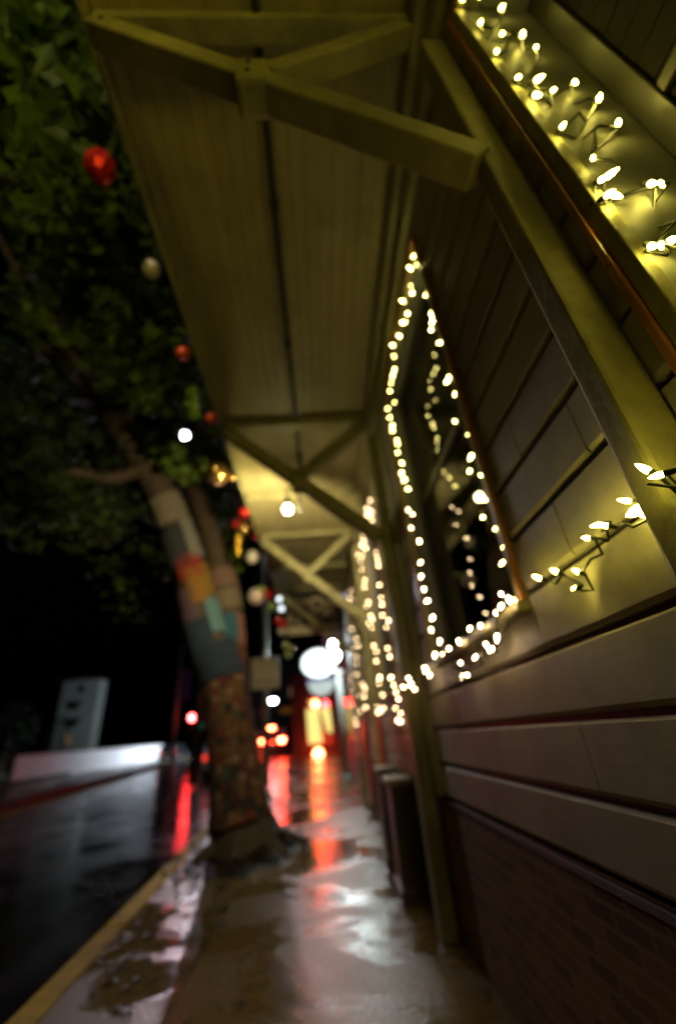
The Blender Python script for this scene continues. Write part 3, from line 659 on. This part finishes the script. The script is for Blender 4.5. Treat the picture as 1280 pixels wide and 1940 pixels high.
ST = [(.19, .34, -80, 5, (.20, .12, .16), 'mauve knitted patch low on the left stem'),
      (.12, .27, 25, 100, (.20, .40, .46), 'pale teal knitted patch on the right side of the left stem'),
      (.25, .42, -12, 46, (.50, .24, .03), 'orange knitted patch in the middle of the left stem'),
      (.28, .44, 48, 95, (.44, .27, .05), 'mustard knitted strip beside the orange patch on the left stem'),
      (.37, .48, -32, 58, (.48, .05, .03), 'red knitted patch above the orange one on the left stem'),
      (.46, .61, 25, 95, (.38, .38, .32), 'pale grey knitted strip running up the left stem'),
      (.44, .58, -72, 22, (.06, .075, .08), 'charcoal knitted patch above the red one on the left stem'),
      (.60, .71, -50, 90, (.40, .34, .23), 'beige knitted band highest on the left stem'),
      (.03, .19, -70, 24, (.03, .065, .11), 'blue grey knitted patch just above the fork')]
for t0, t1, a0, a1, c, lab in ST: wrap(Lc, t0, t1, a0, a1, knit('yarn_' + lab.split()[0] + lab.split()[1], c), 'knitted_patch', lab)
SR = [(.12, .24, -20, 38, (.04, .19, .29), 'teal knitted patch on the right stem'),
      (.11, .24, 40, 100, (.40, .17, .13), 'rose knitted strip on the outer side of the right stem'),
      (.0, .105, -10, 100, (.22, .06, .035), 'rust knitted patch at the foot of the right stem'),
      (.27, .38, -40, 100, (.30, .24, .15), 'tan knitted band on the right stem'),
      (.39, .47, -40, 100, (.34, .20, .15), 'pinkish knitted band uppermost on the right stem'),
      (.03, .22, -60, -22, (.50, .34, .03), 'yellow knitted strip in the fork of the trunk')]
for t0, t1, a0, a1, c, lab in SR: wrap(Rc, t0, t1, a0, a1, knit('yarn_r_' + lab.split()[0], c), 'knitted_patch', lab)

# ------------------------------------------------------------------ hanging ornaments
MO = {'red': shiny('ornament_red', (.75, .03, .02), .2, .6), 'orangered': shiny('ornament_orange_red', (.85, .10, .03), .35, .3), 'cream': shiny('ornament_cream', (.75, .70, .58), .4, .0),
      'gold': shiny('ornament_gold', (.80, .50, .13), .16, .9), 'green': shiny('ornament_green', (.35, .55, .06), .3, .4), 'pearl': shiny('ornament_pearl', (.8, .66, .56), .22, .3)}
def ornament(px, py, X, r, col, label, sc=(1, 1, 1), Y=None, facets=False):
    c = on_x(px, py, X) if Y is None else on_y(px, py, Y)
    o = thing('ornament', label, 'ornament', c, 'ornaments hanging in the tree and along the canopy edge')
    if facets: MB().ball(c, r, 9, 6, sc).build('ball', MO[col], o)
    else: MB().ball(c, r, 20, 12, sc).build('ball', MO[col], o, smooth=True)
    top = c + Vector((0, 0, r * sc[2]))
    MB().lathe(top - Vector((0, 0, .01)), [(r * .2, 0), (r * .2, r * .2), (r * .1, r * .24)], 10).build('cap', MO['gold'], o)
    MB().tube([top, top + Vector((.01, 0, .45)), top + Vector((0, 0, .9))], .006, 5).build('hook_wire', M['wire'], o)
    return o
ornament(190, 315, -1.46, .115, 'red', 'large faceted red bauble high in the leaves', sc=(1, 1, 1.2), facets=True)
ornament(287, 510, -1.46, .085, 'cream', 'round white bauble beside the canopy edge')
ornament(347, 670, -1.46, .085, 'orangered', 'upper orange red bauble in the leaves by the canopy edge')
ornament(400, 793, -1.42, .085, 'orangered', 'lower orange red bauble below the green tinsel')
ornament(412, 897, -1.6, .20, 'gold', 'largest gold bauble beside the forked trunk')
ornament(441, 903, -1.36, .08, 'gold', 'small gold bauble close by the largest gold one')
ornament(464, 970, -1.36, .12, 'red', 'glossy red bauble above the gold cluster')
ornament(471, 984, -1.38, .12, 'gold', 'gold bauble tucked under the glossy red one', Y=8.6)
ornament(462, 1000, -1.36, .13, 'gold', 'gold bauble atop the hanging gold icicle', Y=8.3)
ornament(449, 993, -1.4, .11, 'red', 'dull red bauble left of the gold cluster', Y=8.5)
ornament(486, 1016, -1.3, .085, 'red', 'small red bauble right of the gold icicle')
ornament(478, 1055, -1.5, .14, 'cream', 'cream oval bauble under the gold icicle', sc=(1, 1, 1.15))
ornament(485, 1130, -1.5, .20, 'pearl', 'big pearly bauble in front of the street pole')
ornament(495, 1117, -1.5, .10, 'green', 'small lime bauble just above the pearly one', Y=10.6)
ornament(507, 1126, -1.5, .12, 'red', 'small red bauble touching the pearly one', sc=(1, 1, 1.3), Y=11.2)
ornament(514, 1150, -1.5, .12, 'green', 'green bauble below the pearly one', Y=11.8)
ornament(528, 1178, -1.5, .14, 'red', 'left red bauble of the low pair by the hanging sign', Y=12.6)
ornament(538, 1184, -1.5, .12, 'red', 'right red bauble of the low pair by the hanging sign', Y=12.7)
ornament(534, 1196, -1.5, .12, 'cream', 'dull cream bauble under the low red pair', Y=12.8)
ornament(541, 1222, -1.5, .10, 'green', 'lowest left lime bauble near the white oval sign', Y=13.2)
ornament(551, 1228, -1.5, .10, 'gold', 'lowest gold bauble near the white oval sign', Y=13.3)
ornament(545, 1240, -1.5, .10, 'green', 'lowest right lime bauble near the white oval sign', Y=13.2)
for px, py, lab in ((529, 1135, 'upper small round white light hanging at the canopy corner'), (533, 1153, 'lower small round pale light hanging at the canopy corner')):
    c = on_y(px, py, 12.2); o = thing('hanging_light', lab, 'light', c)
    MB().ball(c, .07, 14, 9).build('bulb', M['signwhite'], o, smooth=True); MB().tube([c + Vector((0, 0, .07)), c + Vector((0, 0, .6))], .012, 6).build('cord', M['wire'], o)
# gold icicle
c = on_y(452, 1028, 8.4); o = thing('ornament', 'long gold icicle ornament hanging below gold baubles', 'ornament', c, 'ornaments hanging in the tree and along the canopy edge')
MB().lathe(c + Vector((0, 0, -.32)), [(.012, 0), (.06, .2), (.035, .25), (.085, .45), (.05, .5), (.07, .62), (.02, .68)], 10).build('icicle', MO['gold'], o)
MB().tube([c + Vector((0, 0, .36)), c + Vector((0, 0, 1.0))], .006, 5).build('hook_wire', M['wire'], o)
# green tinsel
c0 = on_x(365, 738, -1.5); c1 = on_x(366, 790, -1.5); tn = MB()
for i in range(170):
    p = c0.lerp(c1, i / 170) + Vector((random.gauss(0, .02), random.gauss(0, .02), 0))
    leaf(tn, p + Vector((random.gauss(0, .03), random.gauss(0, .03), random.gauss(0, .02))), .07, Vector((random.gauss(0, 1), random.gauss(0, 1), random.gauss(0, 1))))
tag(tn.build('tinsel_garland', MO['green']), 'short shiny lime green tinsel hanging between the orange red baubles', 'tinsel')

# ------------------------------------------------------------------ hanging carved sign at the canopy end
hs = thing('hanging_sign', 'carved cream lettered board hanging at the far end of the canopy', 'sign', (-.05, 14.0, 3.2))
a = on_y(541, 1108, 14); b = on_y(655, 1195, 14)
zb, zt = b.z, a.z
MB().box(a.x, b.x, 14.0, 14.1, zb, zt).build('board', M['board'], hs, bevel=.03)
pl = MB().box(a.x - .02, a.x + 1.62, 13.93, 13.998, zb - .02, zb + .27).build('lower_plank', M['cream'], hs, bevel=.03)
m = MB()
for (sx, sz, r, t) in ((.22, .93, .20, .075), (.62, .86, .2, .075), (1.02, .96, .20, .075), (1.12, .56, .26, .09), (.5, .5, .15, .06), (1.46, .8, .16, .06), (.2, .52, .13, .055), (1.6, .52, .12, .05)):
    cx_, cz_ = a.x + sx, zb + sz; ring = [(cx_ + math.cos(q) * r, 13.95, cz_ + math.sin(q) * r * .9) for q in [i * .42 for i in range(13)]]
    m.tube(ring, t, 8)
for sx, sz, h in ((.4, .75, .5), (.82, .62, .55), (1.3, .75, .45)):
    m.box(a.x + sx - .05, a.x + sx + .05, 13.92, 13.998, zb + sz - h / 2, zb + sz + h / 2)
m.build('carved_lettering', M['cream'], hs, smooth=False)
MB().tube([(a.x + .2, 14.05, zt), (a.x + .2, 13.2, CZ + .3)], .02, 6).tube([(b.x - .2, 14.05, zt), (b.x - .2, 13.2, CZ + .3)], .02, 6).build('hanger', M['dark'], hs)

# ------------------------------------------------------------------ next buildings along the sidewalk
nb = thing('neighbour_building', 'dark next building beyond the canopy with pale corner pipe', 'building', (2.6, 24, GZ))
MB().box(1.35, 6, 16.6, 44, GZ - .3, 8.5).build('wall', M['facade'], nb)
MB().box(.2, 1.34, 17.2, 40, 4.5, 4.62).build('awning', M['roof'], nb, bevel=.02)
for y in (18, 22, 26, 30, 34):
    f = MB().box(1.31, 1.348, y, y + 2.6, -.2, 3.4).build('window_frame', M['brownwood'], nb, bevel=.01)
    MB().box(1.29, 1.308, y + .15, y + 2.45, -.05, 3.25).build('pane', M['glassdark'], f)
p0 = on_y(655, 1452, 20); p1 = on_y(634, 1275, 20)
col = thing('pale_column', 'slim pale grey column beside the white oval sign', 'column', p0)
MB().tube([(p0.x, 20, GZ), (p0.x, 20, p1.z)], .13, 16).build('shaft', M['slate'], col, smooth=True)
MB().lathe((p0.x, 20, GZ), [(.24, 0), (.24, .15), (.16, .25)], 16).build('base', M['slate'], col)
MB().lathe((p0.x, 20, p1.z - .2), [(.14, 0), (.22, .18), (.22, .3)], 16).build('capital', M['slate'], col)

# lit oval sign
def disc(cx_, cz_, rx, rz, y0, y1, n=40, cut=None):
    pts = []
    for i in range(n):
        t = 2 * math.pi * i / n; x_, z_ = math.cos(t) * rx, math.sin(t) * rz
        if cut: z_ = min(z_, cut)
        pts.append((cx_ + x_, cz_ + z_))
    return MB().prism(pts, y0, y1)
os_ = thing('lit_sign', 'glowing white oval projecting sign with blue band and smaller panel below', 'sign', on_y(603, 1257, 22))
oc = on_y(603, 1256, 22); lc = on_y(608, 1290, 22)
disc(oc.x, oc.z, .82, .66, 22, 22.25).build('oval_panel', M['signwhite'], os_, bevel=.02)
disc(oc.x, oc.z, .88, .72, 22.05, 22.2).build('rim', M['steel'], os_, bevel=.01)
disc(lc.x, lc.z, .66, .66, 22, 22.22, cut=-.02).build('lower_panel', M['signdim'], os_, bevel=.02)
MB().box(lc.x - .66, lc.x + .66, 21.98, 22.22, lc.z - .018, lc.z + .14).build('blue_band', M['signblue'], os_, bevel=.01)
MB().tube([(oc.x + .2, 22.12, oc.z + .7), (oc.x + .2, 22.12, oc.z + 1.0), (1.4, 22.12, oc.z + 1.0)], .04, 8).build('bracket_arm', M['dark'], os_)
for (px, py, r, lab) in ((630, 1220, .12, 'small upper white globe lamp above the oval sign'), (634, 1242, .20, 'bright white globe lamp right of the oval sign')):
    c = on_y(px, py, 19); o = thing('globe_lamp', lab, 'lamp', c, 'globe lamps by the oval sign')
    MB().ball(c, r, 20, 12).build('globe', M['globe'], o, smooth=True)
    MB().tube([c + Vector((r * .9, 0, 0)), c + Vector((.4, 0, .12)), (1.36, 19, c.z + .12)], .035, 8).build('arm', M['dark'], o)
c = on_y(599, 1194, 18); o = thing('globe_lamp', 'faint pale lamp below the carved hanging sign', 'lamp', c, 'globe lamps by the oval sign')
MB().ball(c, .10, 14, 9, (1, 1, 1.3)).build('globe', M['signdim'], o, smooth=True); MB().tube([c + Vector((0, 0, .12)), c + Vector((0, 0, 1.2))], .02, 6).build('arm', M['dark'], o)

# lit shop at the end of the sidewalk
sh = thing('lit_shop', 'far shop front glowing yellow with red neon at the end of the sidewalk', 'shop', (-.7, 46, GZ + rise(46)))
MB().box(-3.2, 3.5, 46, 52, GZ, 6).build('wall', M['facade'], sh)
z0 = on_y(603, 1408, 45.9).z; z1 = on_y(603, 1342, 45.9).z
xa = on_y(580, 1370, 45.9).x; xb = on_y(628, 1370, 45.9).x
W_ = xb - xa
f = MB().box(xa - .1, xb + .1, 45.9, 45.99, z0 - .1, z1 + .1).build('window_frame', M['brownwood'], sh)
MB().add([(xa + .05, 45.85, z1), (xa + W_ * .50, 45.85, z1), (xa + W_ * .60, 45.85, z0), (xa + .18, 45.85, z0)], [(0, 1, 2, 3)]).build('pane', M['shopyellow'], f)
MB().add([(xa + W_ * .58, 45.85, z1), (xb - .1, 45.85, z1), (xb, 45.85, z0 + .8), (xb - .45, 45.85, z0 + .8)], [(0, 1, 2, 3)]).build('pane', M['shopyellow'], f)
for (px, py, r, mt) in ((597, 1334, .30, 'neonwarm'), (617, 1334, .24, 'neonred'), (588, 1330, .16, 'shopyellow'), (608, 1336, .2, 'violet')):
    c = on_y(px, py, 45.7); MB().ball(c, r, 14, 8, (1, .4, 1.1)).build('neon_light', M[mt], sh, smooth=True)
c = on_y(603, 1430, 44); o = thing('red_lantern', 'red lantern low in front of the yellow lit shop', 'lantern', (c.x, 44, c.z))
MB().ball(c, .42, 16, 10, (1, 1, 1.2)).build('lens', M['neonwarm'], o, smooth=True); MB().box(c.x - .2, c.x + .2, 43.8, 44.2, GZ + rise(44), c.z - .45).build('stand', M['dark'], o)

# dark row at the end of the street
eb = thing('street_building', 'dark building closing the street behind the tail lights', 'building', (-12, 100, GZ + rise(100)))
MB().box(-22, -1, 100, 112, GZ, 15).build('wall', M['facade'], eb)
MB().box(-23, -.2, 99.5, 112.5, 15, 15.8).build('roof', M['roof'], eb)
for (px, py, wx, hz, mt) in ((562, 1310, 1.6, .9, 'winlit'), (550, 1345, 2.2, .5, 'orangesign'), (497, 1350, .6, 1.0, 'redsign'), (566, 1402, .5, .8, 'violet')):
    c = on_y(px, py, 99.8); MB().box(c.x - wx, c.x + wx, 99.7, 99.9, c.z - hz, c.z + hz).build('sign_panel', M[mt], eb)

# ------------------------------------------------------------------ street pole and square sign
pp = Vector((-2.5, 18, GZ))
pole = thing('street_pole', 'grey metal street pole carrying a square sign near the kerb', 'pole', pp)
pb, pt = on_y(504, 1400, 18), on_y(500, 1060, 18)
xp = on_y(503, 1275, 18).x
MB().tube([(xp, 18, GZ), (xp, 18, 9.5)], [.13, .10], 14).build('shaft', M['steel'], pole, smooth=True)
MB().lathe((xp, 18, GZ), [(.25, 0), (.25, .1), (.15, .25)], 14).build('base', M['steel'], pole)
sg = on_y(502, 1275, 17.8)
s_ = thing('street_sign', 'plain square tan sign facing the sidewalk on the street pole', 'sign', sg)
MB().box(sg.x - .55, sg.x + .55, 17.8, 17.84, sg.z - .58, sg.z + .58).build('face', M['signtan'], s_, bevel=.03)
MB().box(sg.x - .47, sg.x + .47, 17.785, 17.799, sg.z - .36, sg.z - .32).box(sg.x - .47, sg.x + .47, 17.785, 17.799, sg.z + .40, sg.z + .43).build('printed_rule', M['brownwood'], s_)
MB().box(sg.x - .12, sg.x + .12, 17.845, 17.88, sg.z - .3, sg.z + .3).build('clamp', M['steel'], s_)

# ------------------------------------------------------------------ across the street
wl0 = (-29.3, 47); wl1 = (-30.6, 91)
wr = thing('white_wall', 'long low white wall across the street lit at its far end', 'wall', (-30, 70, GZ))
vs = []
m = MB()
for i in range(8):
    t0, t1 = i / 8, (i + 1) / 8
    xa, ya = wl0[0] + (wl1[0] - wl0[0]) * t0, wl0[1] + (wl1[1] - wl0[1]) * t0; xb_, yb_ = wl0[0] + (wl1[0] - wl0[0]) * t1 , wl0[1] + (wl1[1] - wl0[1]) * t1 - .03
    za, zb2 = GZ + rise(ya) + .03, GZ + rise(yb_) + .03
    m.add([(xa, ya, za), (xb_, yb_, zb2), (xb_, yb_, zb2 + 2.25), (xa, ya, za + 2.2), (xa - .5, ya, za), (xb_ - .5, yb_, zb2), (xb_ - .5, yb_, zb2 + 2.25), (xa - .5, ya, za + 2.2)],
          [(0, 1, 2, 3), (7, 6, 5, 4), (0, 4, 5, 1), (3, 2, 6, 7), (0, 3, 7, 4), (1, 5, 6, 2)])
m.build('wall_panels', M['whitewall'], wr)
MB().beam((-29.55, 46.9, GZ + rise(47) + 2.28), (-30.85, 91, GZ + rise(91) + 2.33), .7, .1, up=(1, 0, 0)).build('coping', M['whitewall'], wr)
wbld = thing('white_building', 'tall narrow pale building behind the white wall across the street', 'building', (-49.5, 96, GZ))
bl = on_y(95, 1420, 95).x; br_ = on_y(168, 1420, 95).x; bt = on_y(155, 1290, 95).z
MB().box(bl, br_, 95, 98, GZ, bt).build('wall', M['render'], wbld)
MB().prism([(bl - .8, bt), (br_ + .8, bt), ((bl + br_) / 2, bt + .55)], 94.5, 98.5).build('roof', M['roof'], wbld)
for px, py in ((152, 1333), (148, 1365)):
    c = on_y(px, py, 94.9)
    f = MB().prism([(c.x - .95, c.z + .55), (c.x + .95, c.z + .55), (c.x + .16, c.z - .3), (c.x + .1, c.z - 1.0), (c.x - .1, c.z - 1.0), (c.x - .16, c.z - .3)], 94.2, 94.98).build('wall_planter', M['dark'], wbld)
for px, py in ((155, 1305), (128, 1400), (26, 1395)):
    c = on_y(px, py, 94.9)
    if px > 100: MB().box(c.x - .55, c.x + .55, 94.9, 94.99, c.z - .8, c.z + .8).build('window', M['winlit'] if py > 1390 else M['glassdark'], wbld)
# bushes round it
def bush(x, y, r, h, label, n=420):
    z = GZ + rise(y) + .3; o = thing('dark_tree', label, 'tree', (x, y, z), 'dark trees across the street')
    MB().tube([(x, y, z), (x + .2, y, z + h * .5)], [r * .09, r * .05], 8).build('trunk', M['bark'], o)
    m_ = MB()
    for _ in range(n):
        d = Vector((random.gauss(0, 1), random.gauss(0, 1), random.gauss(0, 1))); d = d.normalized() * random.uniform(.4, 1) ** .6
        p = Vector((x + d.x * r, y + d.y * r, z + h * .6 + d.z * h * .42 + random.uniform(-.3, .3)))
        leaf(m_, p, r * .22, Vector((random.gauss(0, 1), random.gauss(0, 1), 1)))
    m_.build('crown', M['leafnight'], o)
bush(-56, 86, 4.2, 11, 'broad dark tree at the left side of the pale building')
bush(-34, 118, 5.0, 13, 'dark tree standing past the end of the white wall')
bush(-24, 120, 6.0, 16, 'distant dark tree behind the traffic light', 380)
bush(-50.5, 92, 2.0, 9, 'slim dark tree close in front of the pale building', 260)
# slim left pole with banner
lp = on_y(326, 1440, 58)
o = thing('banner_pole', 'thin far pole with a dark blue banner left of the red signal', 'pole', (lp.x, 58, GZ + rise(58)))
MB().tube([(lp.x, 58, GZ + rise(58)), (lp.x, 58, 12.5)], [.2, .14], 10).build('shaft', M['steel'], o, smooth=True)
c = on_y(341, 1300, 58); MB().box(lp.x + .3, lp.x + 1.5, 57.97, 58.03, c.z - 1.7, c.z + 1.7).build('banner', M['banner'], o)
MB().box(lp.x, lp.x + 1.5, 57.96, 58.04, c.z + 1.72, c.z + 1.82).build('banner_arm', M['steel'], o)
# traffic signal
tl = on_y(365, 1360, 58)
o = thing('traffic_signal', 'traffic signal showing red above the wet road', 'traffic light', (tl.x + 1.2, 58, GZ + rise(58)))
hb = MB().box(tl.x - .38, tl.x + 1.3, 57.75, 58.2, tl.z - 1.5, tl.z + .5).build('housing', M['dark'], o, bevel=.08)
MB().ball((tl.x, 57.72, tl.z), .34, 16, 10, (1, .4, 1)).build('red_lens', M['red'], o, smooth=True)
tg = on_y(378, 1375, 57.7)
MB().ball((tg.x, 57.72, tg.z), .34, 16, 10, (1, .4, 1)).build('green_lens', M['greendim'], o, smooth=True)
MB().tube([(tl.x + 1.7, 58.3, GZ + rise(58)), (tl.x + 1.7, 58.3, tl.z + 1.0), (tl.x + .5, 58.3, tl.z + .2)], .13, 10).build('mast', M['dark'], o)
# street lamps
def street_lamp(px, py, y, r, mat, label, arm, base_x):
    c = on_y(px, py, y); g = GZ + rise(y)
    o = thing('street_lamp', label, 'street lamp', (base_x, y, g), 'street lamps')
    MB().tube([(base_x, y, g), (base_x, y, c.z + .3), (base_x + (c.x - base_x) * .5, y, c.z + .7), (c.x, y, c.z + .35)], [.2, .14, .1, .08], 10).build('mast', M['dark'], o, smooth=True)
    MB().lathe((c.x, y, c.z + .1), [(r * 1.7, 0), (r * 1.5, .16), (r * .4, .3)], 14).build('hood', M['dark'], o)
    MB().ball((c.x, y, c.z), r, 16, 10, (1, 1, .7)).build('lens', M[mat], o, smooth=True)
    return c
LAMP_TREE = street_lamp(350, 825, 26, .26, 'farstreet', 'bright street lamp glimpsed through the tree leaves', 1, -7.0)
LAMP_MID = street_lamp(430, 1122, 48, .3, 'farstreet', 'street lamp hidden behind the right stem of the tree', 1, -9.0)
NEAR_ADDED = Vector((-2.6, -3.4, 8.2))  # lamp added out of view to brighten leaves, kerb and paving
o = thing('street_lamp', 'unseen street lamp added behind the viewpoint to light leaves and paving', 'street lamp', (-2.0, -3.4, GZ), 'street lamps')
MB().tube([(-2.0, -3.4, GZ), (-2.0, -3.4, 8.2), (-2.15, -3.4, 8.55), (-2.6, -3.4, 8.6)], [.13, .1, .08, .07], 10).build('mast', M['dark'], o, smooth=True)
MB().lathe(NEAR_ADDED + Vector((0, 0, .1)), [(.3, 0), (.28, .1), (.08, .3)], 14).build('hood', M['dark'], o)
MB().ball(NEAR_ADDED, .17, 16, 10, (1, 1, .6)).build('lens', M['lamp'], o, smooth=True)
street_lamp(517, 1327, 62, .42, 'farstreet', 'distant white street lamp right of the square sign', 1, -7.6)
# lamp beyond the trunk lighting the wall and the road
LAMP_FAR = street_lamp(412, 1290, 84, .45, 'street', 'street lamp behind the tree trunk lighting the white wall', 1, -19.2)

# the light thrown by the lamps
def throw(kind, p, watts, col, size, aim=None, cone=160, blend=.7):
    l = bpy.data.lights.new('lamp_light', kind); l.energy = watts; l.color = col; l.shadow_soft_size = size
    o = bpy.data.objects.new('lamp_light', l); C.objects.link(o); o.location = w(p)
    if aim is not None:
        l.spot_size = math.radians(cone); l.spot_blend = blend; o.rotation_euler = (-Vector(aim)).to_track_quat('Z', 'Y').to_euler()
    return o
throw('SPOT', LP + Vector((-.11, 0, -.09)), 60, (1.0, .80, .36), .03, (-.8, .6, .2), 165, 1.0)
throw('SPOT', LP + Vector((-.02, .1, -.09)), 120, (1.0, .80, .46), .05, (-.3, 1, -.05), 165, .6)
throw('SPOT', LP_ADDED + Vector((-.11, 0, -.09)), 54, (1.0, .80, .10), .15, (-.9, .55, .35), 165, .8)  # throw of the added canopy lamp
throw('SPOT', NEAR_ADDED - Vector((0, 0, .2)), 370, (1.0, .80, .46), .12, (-.2, .75, -.6), 165, .5)  # throw of the added lamp behind the viewpoint
throw('SPOT', LAMP_FAR - Vector((0, 0, .55)), 16000, (.78, .88, 1.0), .2, (-1, -.2, -.35), 140, .6)
throw('SPOT', LAMP_TREE - Vector((0, 0, .4)), 700, (.95, .84, 1.0), .15, (.3, -.5, -1), 165, .4)
throw('SPOT', LAMP_MID - Vector((0, 0, .4)), 3400, (1.0, .86, .98), .2, (.3, -.9, -.25), 70, .7)

# ------------------------------------------------------------------ cars
def car(x, y, label, body, h=2.35, ln=7.2, wd=2.95, tail='tail', tz=.0, high=True):
    g = RZ + rise(y); o = thing('parked_car' if tail == 'taildim' else 'car', label, 'car', (x, y, g))
    x0, x1 = x - wd / 2, x + wd / 2
    pr = [(y, g + .45), (y + .08, g + 1.5), (y + .35, g + 1.62), (y + .75, g + h), (y + ln * .55, g + h), (y + ln * .74, g + 1.6), (y + ln - .1, g + 1.35), (y + ln, g + .5)]
    b = MB().prism_x(pr, x0, x1).build('body', body, o, bevel=.12)
    MB().prism_x([(y + .39, g + 1.66), (y + .40, g + 1.66), (y + .72, g + h - .1), (y + .71, g + h - .1)], x0 + .22, x1 - .22) 
    MB().add([(x0 + .3, y + .33, g + 1.66), (x1 - .3, y + .33, g + 1.66), (x1 - .42, y + .68, g + h - .1), (x0 + .42, y + .68, g + h - .1)], [(0, 1, 2, 3)]).build('rear_window', M['glassdark'], o)
    for sx in (x0 - .006, x1 + .006):
        MB().add([(sx, y + .75, g + 1.66), (sx, y + ln * .70, g + 1.66), (sx, y + ln * .55, g + h - .12), (sx, y + .95, g + h - .12)], [(0, 1, 2, 3)]).build('side_window', M['glassdark'], o)
    for sx in (x0 + .1, x1 - .1):
        for sy in (y + 1.25, y + ln - 1.3):
            t = MB().lathe((sx - .16, sy, g + .5), [(.5, 0), (.54, .06), (.54, .26), (.5, .32)], 20, axis=(1, 0, 0)).build('wheel', M['tyre'], o)
            MB().lathe((sx - .165, sy, g + .5), [(.3, 0), (.3, .335)], 14, axis=(1, 0, 0)).build('rim', M['steel'], t)
    for sx in (x0 + .36, x1 - .36):
        MB().box(sx - .27, sx + .27, y - .06, y + .06, g + 1.1 + tz, g + 1.42 + tz).build('taillight', M[tail], o, bevel=.05)
    if high: MB().box(x - .28, x + .28, y + .55, y + .66, g + h - .08, g + h + .1).build('brake_light', M[tail], o, bevel=.02)
    MB().box(x - .4, x + .4, y - .03, y + .02, g + .75, g + .98).build('plate', M['white'], o)
    MB().box(x0 + .05, x1 - .05, y - .1, y + .1, g + .42, g + .66).build('bumper', M['dark'], o, bevel=.05)
    return o
cc_ = on_y(513, 1396, 50)
car(cc_.x, 50, 'dark car ahead on the street with two bright red tail lights', M['cardark'], h=2.9, tz=.45)
car(-6.2, 30, 'silver parked car half hidden behind the wrapped trunk', M['carsilver'], tail='taildim', high=False)
cr_ = on_y(328, 1421, 80); car(cr_.x - .9, 80, 'distant dark car with dim red tail lights on the far side', M['cardark'], tail='taildim', high=False)

# ------------------------------------------------------------------ night sky, faint moonlight
wd_ = bpy.data.worlds.new('World'); scene.world = wd_; wd_.use_nodes = True
nt = wd_.node_tree; bg = nt.nodes['Background']
sk = nt.nodes.new('ShaderNodeTexSky'); sk.sky_type = 'NISHITA'; sk.sun_disc = False; sk.sun_elevation = math.radians(-4); sk.sun_rotation = math.radians(200)
nt.links.new(sk.outputs[0], bg.inputs['Color']); bg.inputs['Strength'].default_value = .01
sl = bpy.data.lights.new('moon', 'SUN'); sl.energy = .004; sl.angle = math.radians(8); sl.color = (.8, .88, 1)
so = bpy.data.objects.new('moon', sl); C.objects.link(so); so.rotation_euler = (math.radians(50), 0, math.radians(-60))

# ------------------------------------------------------------------ camera
cam = bpy.data.cameras.new('camera'); co = bpy.data.objects.new('camera', cam); C.objects.link(co); scene.camera = co
co.matrix_world = Matrix.Translation(Vector((0, 0, EYE * S))) @ CM.to_4x4()
cam.sensor_fit = 'VERTICAL'; cam.sensor_height = 36.0; cam.lens = F * 36.0 / 1940.0
cam.shift_y = (960 - 970) / 1940.0
cam.clip_end = 1000; cam.clip_start = .05
cam.dof.use_dof = True; cam.dof.focus_distance = .62; cam.dof.aperture_fstop = 1.1; cam.dof.aperture_blades = 0
scene.view_settings.view_transform = 'Standard'; scene.view_settings.look = 'None'; scene.view_settings.exposure = 0; scene.view_settings.gamma = 1
scene.render.engine = 'CYCLES'
cy = scene.cycles
cy.use_denoising = True; cy.max_bounces = 6; cy.diffuse_bounces = 4; cy.glossy_bounces = 4; cy.transmission_bounces = 4; cy.transparent_max_bounces = 8
cy.use_light_tree = True; cy.sample_clamp_indirect = 6; cy.caustics_reflective = False; cy.caustics_refractive = False
for o in bpy.data.objects:
    if '_o' in o: del o['_o']
for p in list(PROTO_B.values()) + [PROTO_S]: bpy.data.objects.remove(p)
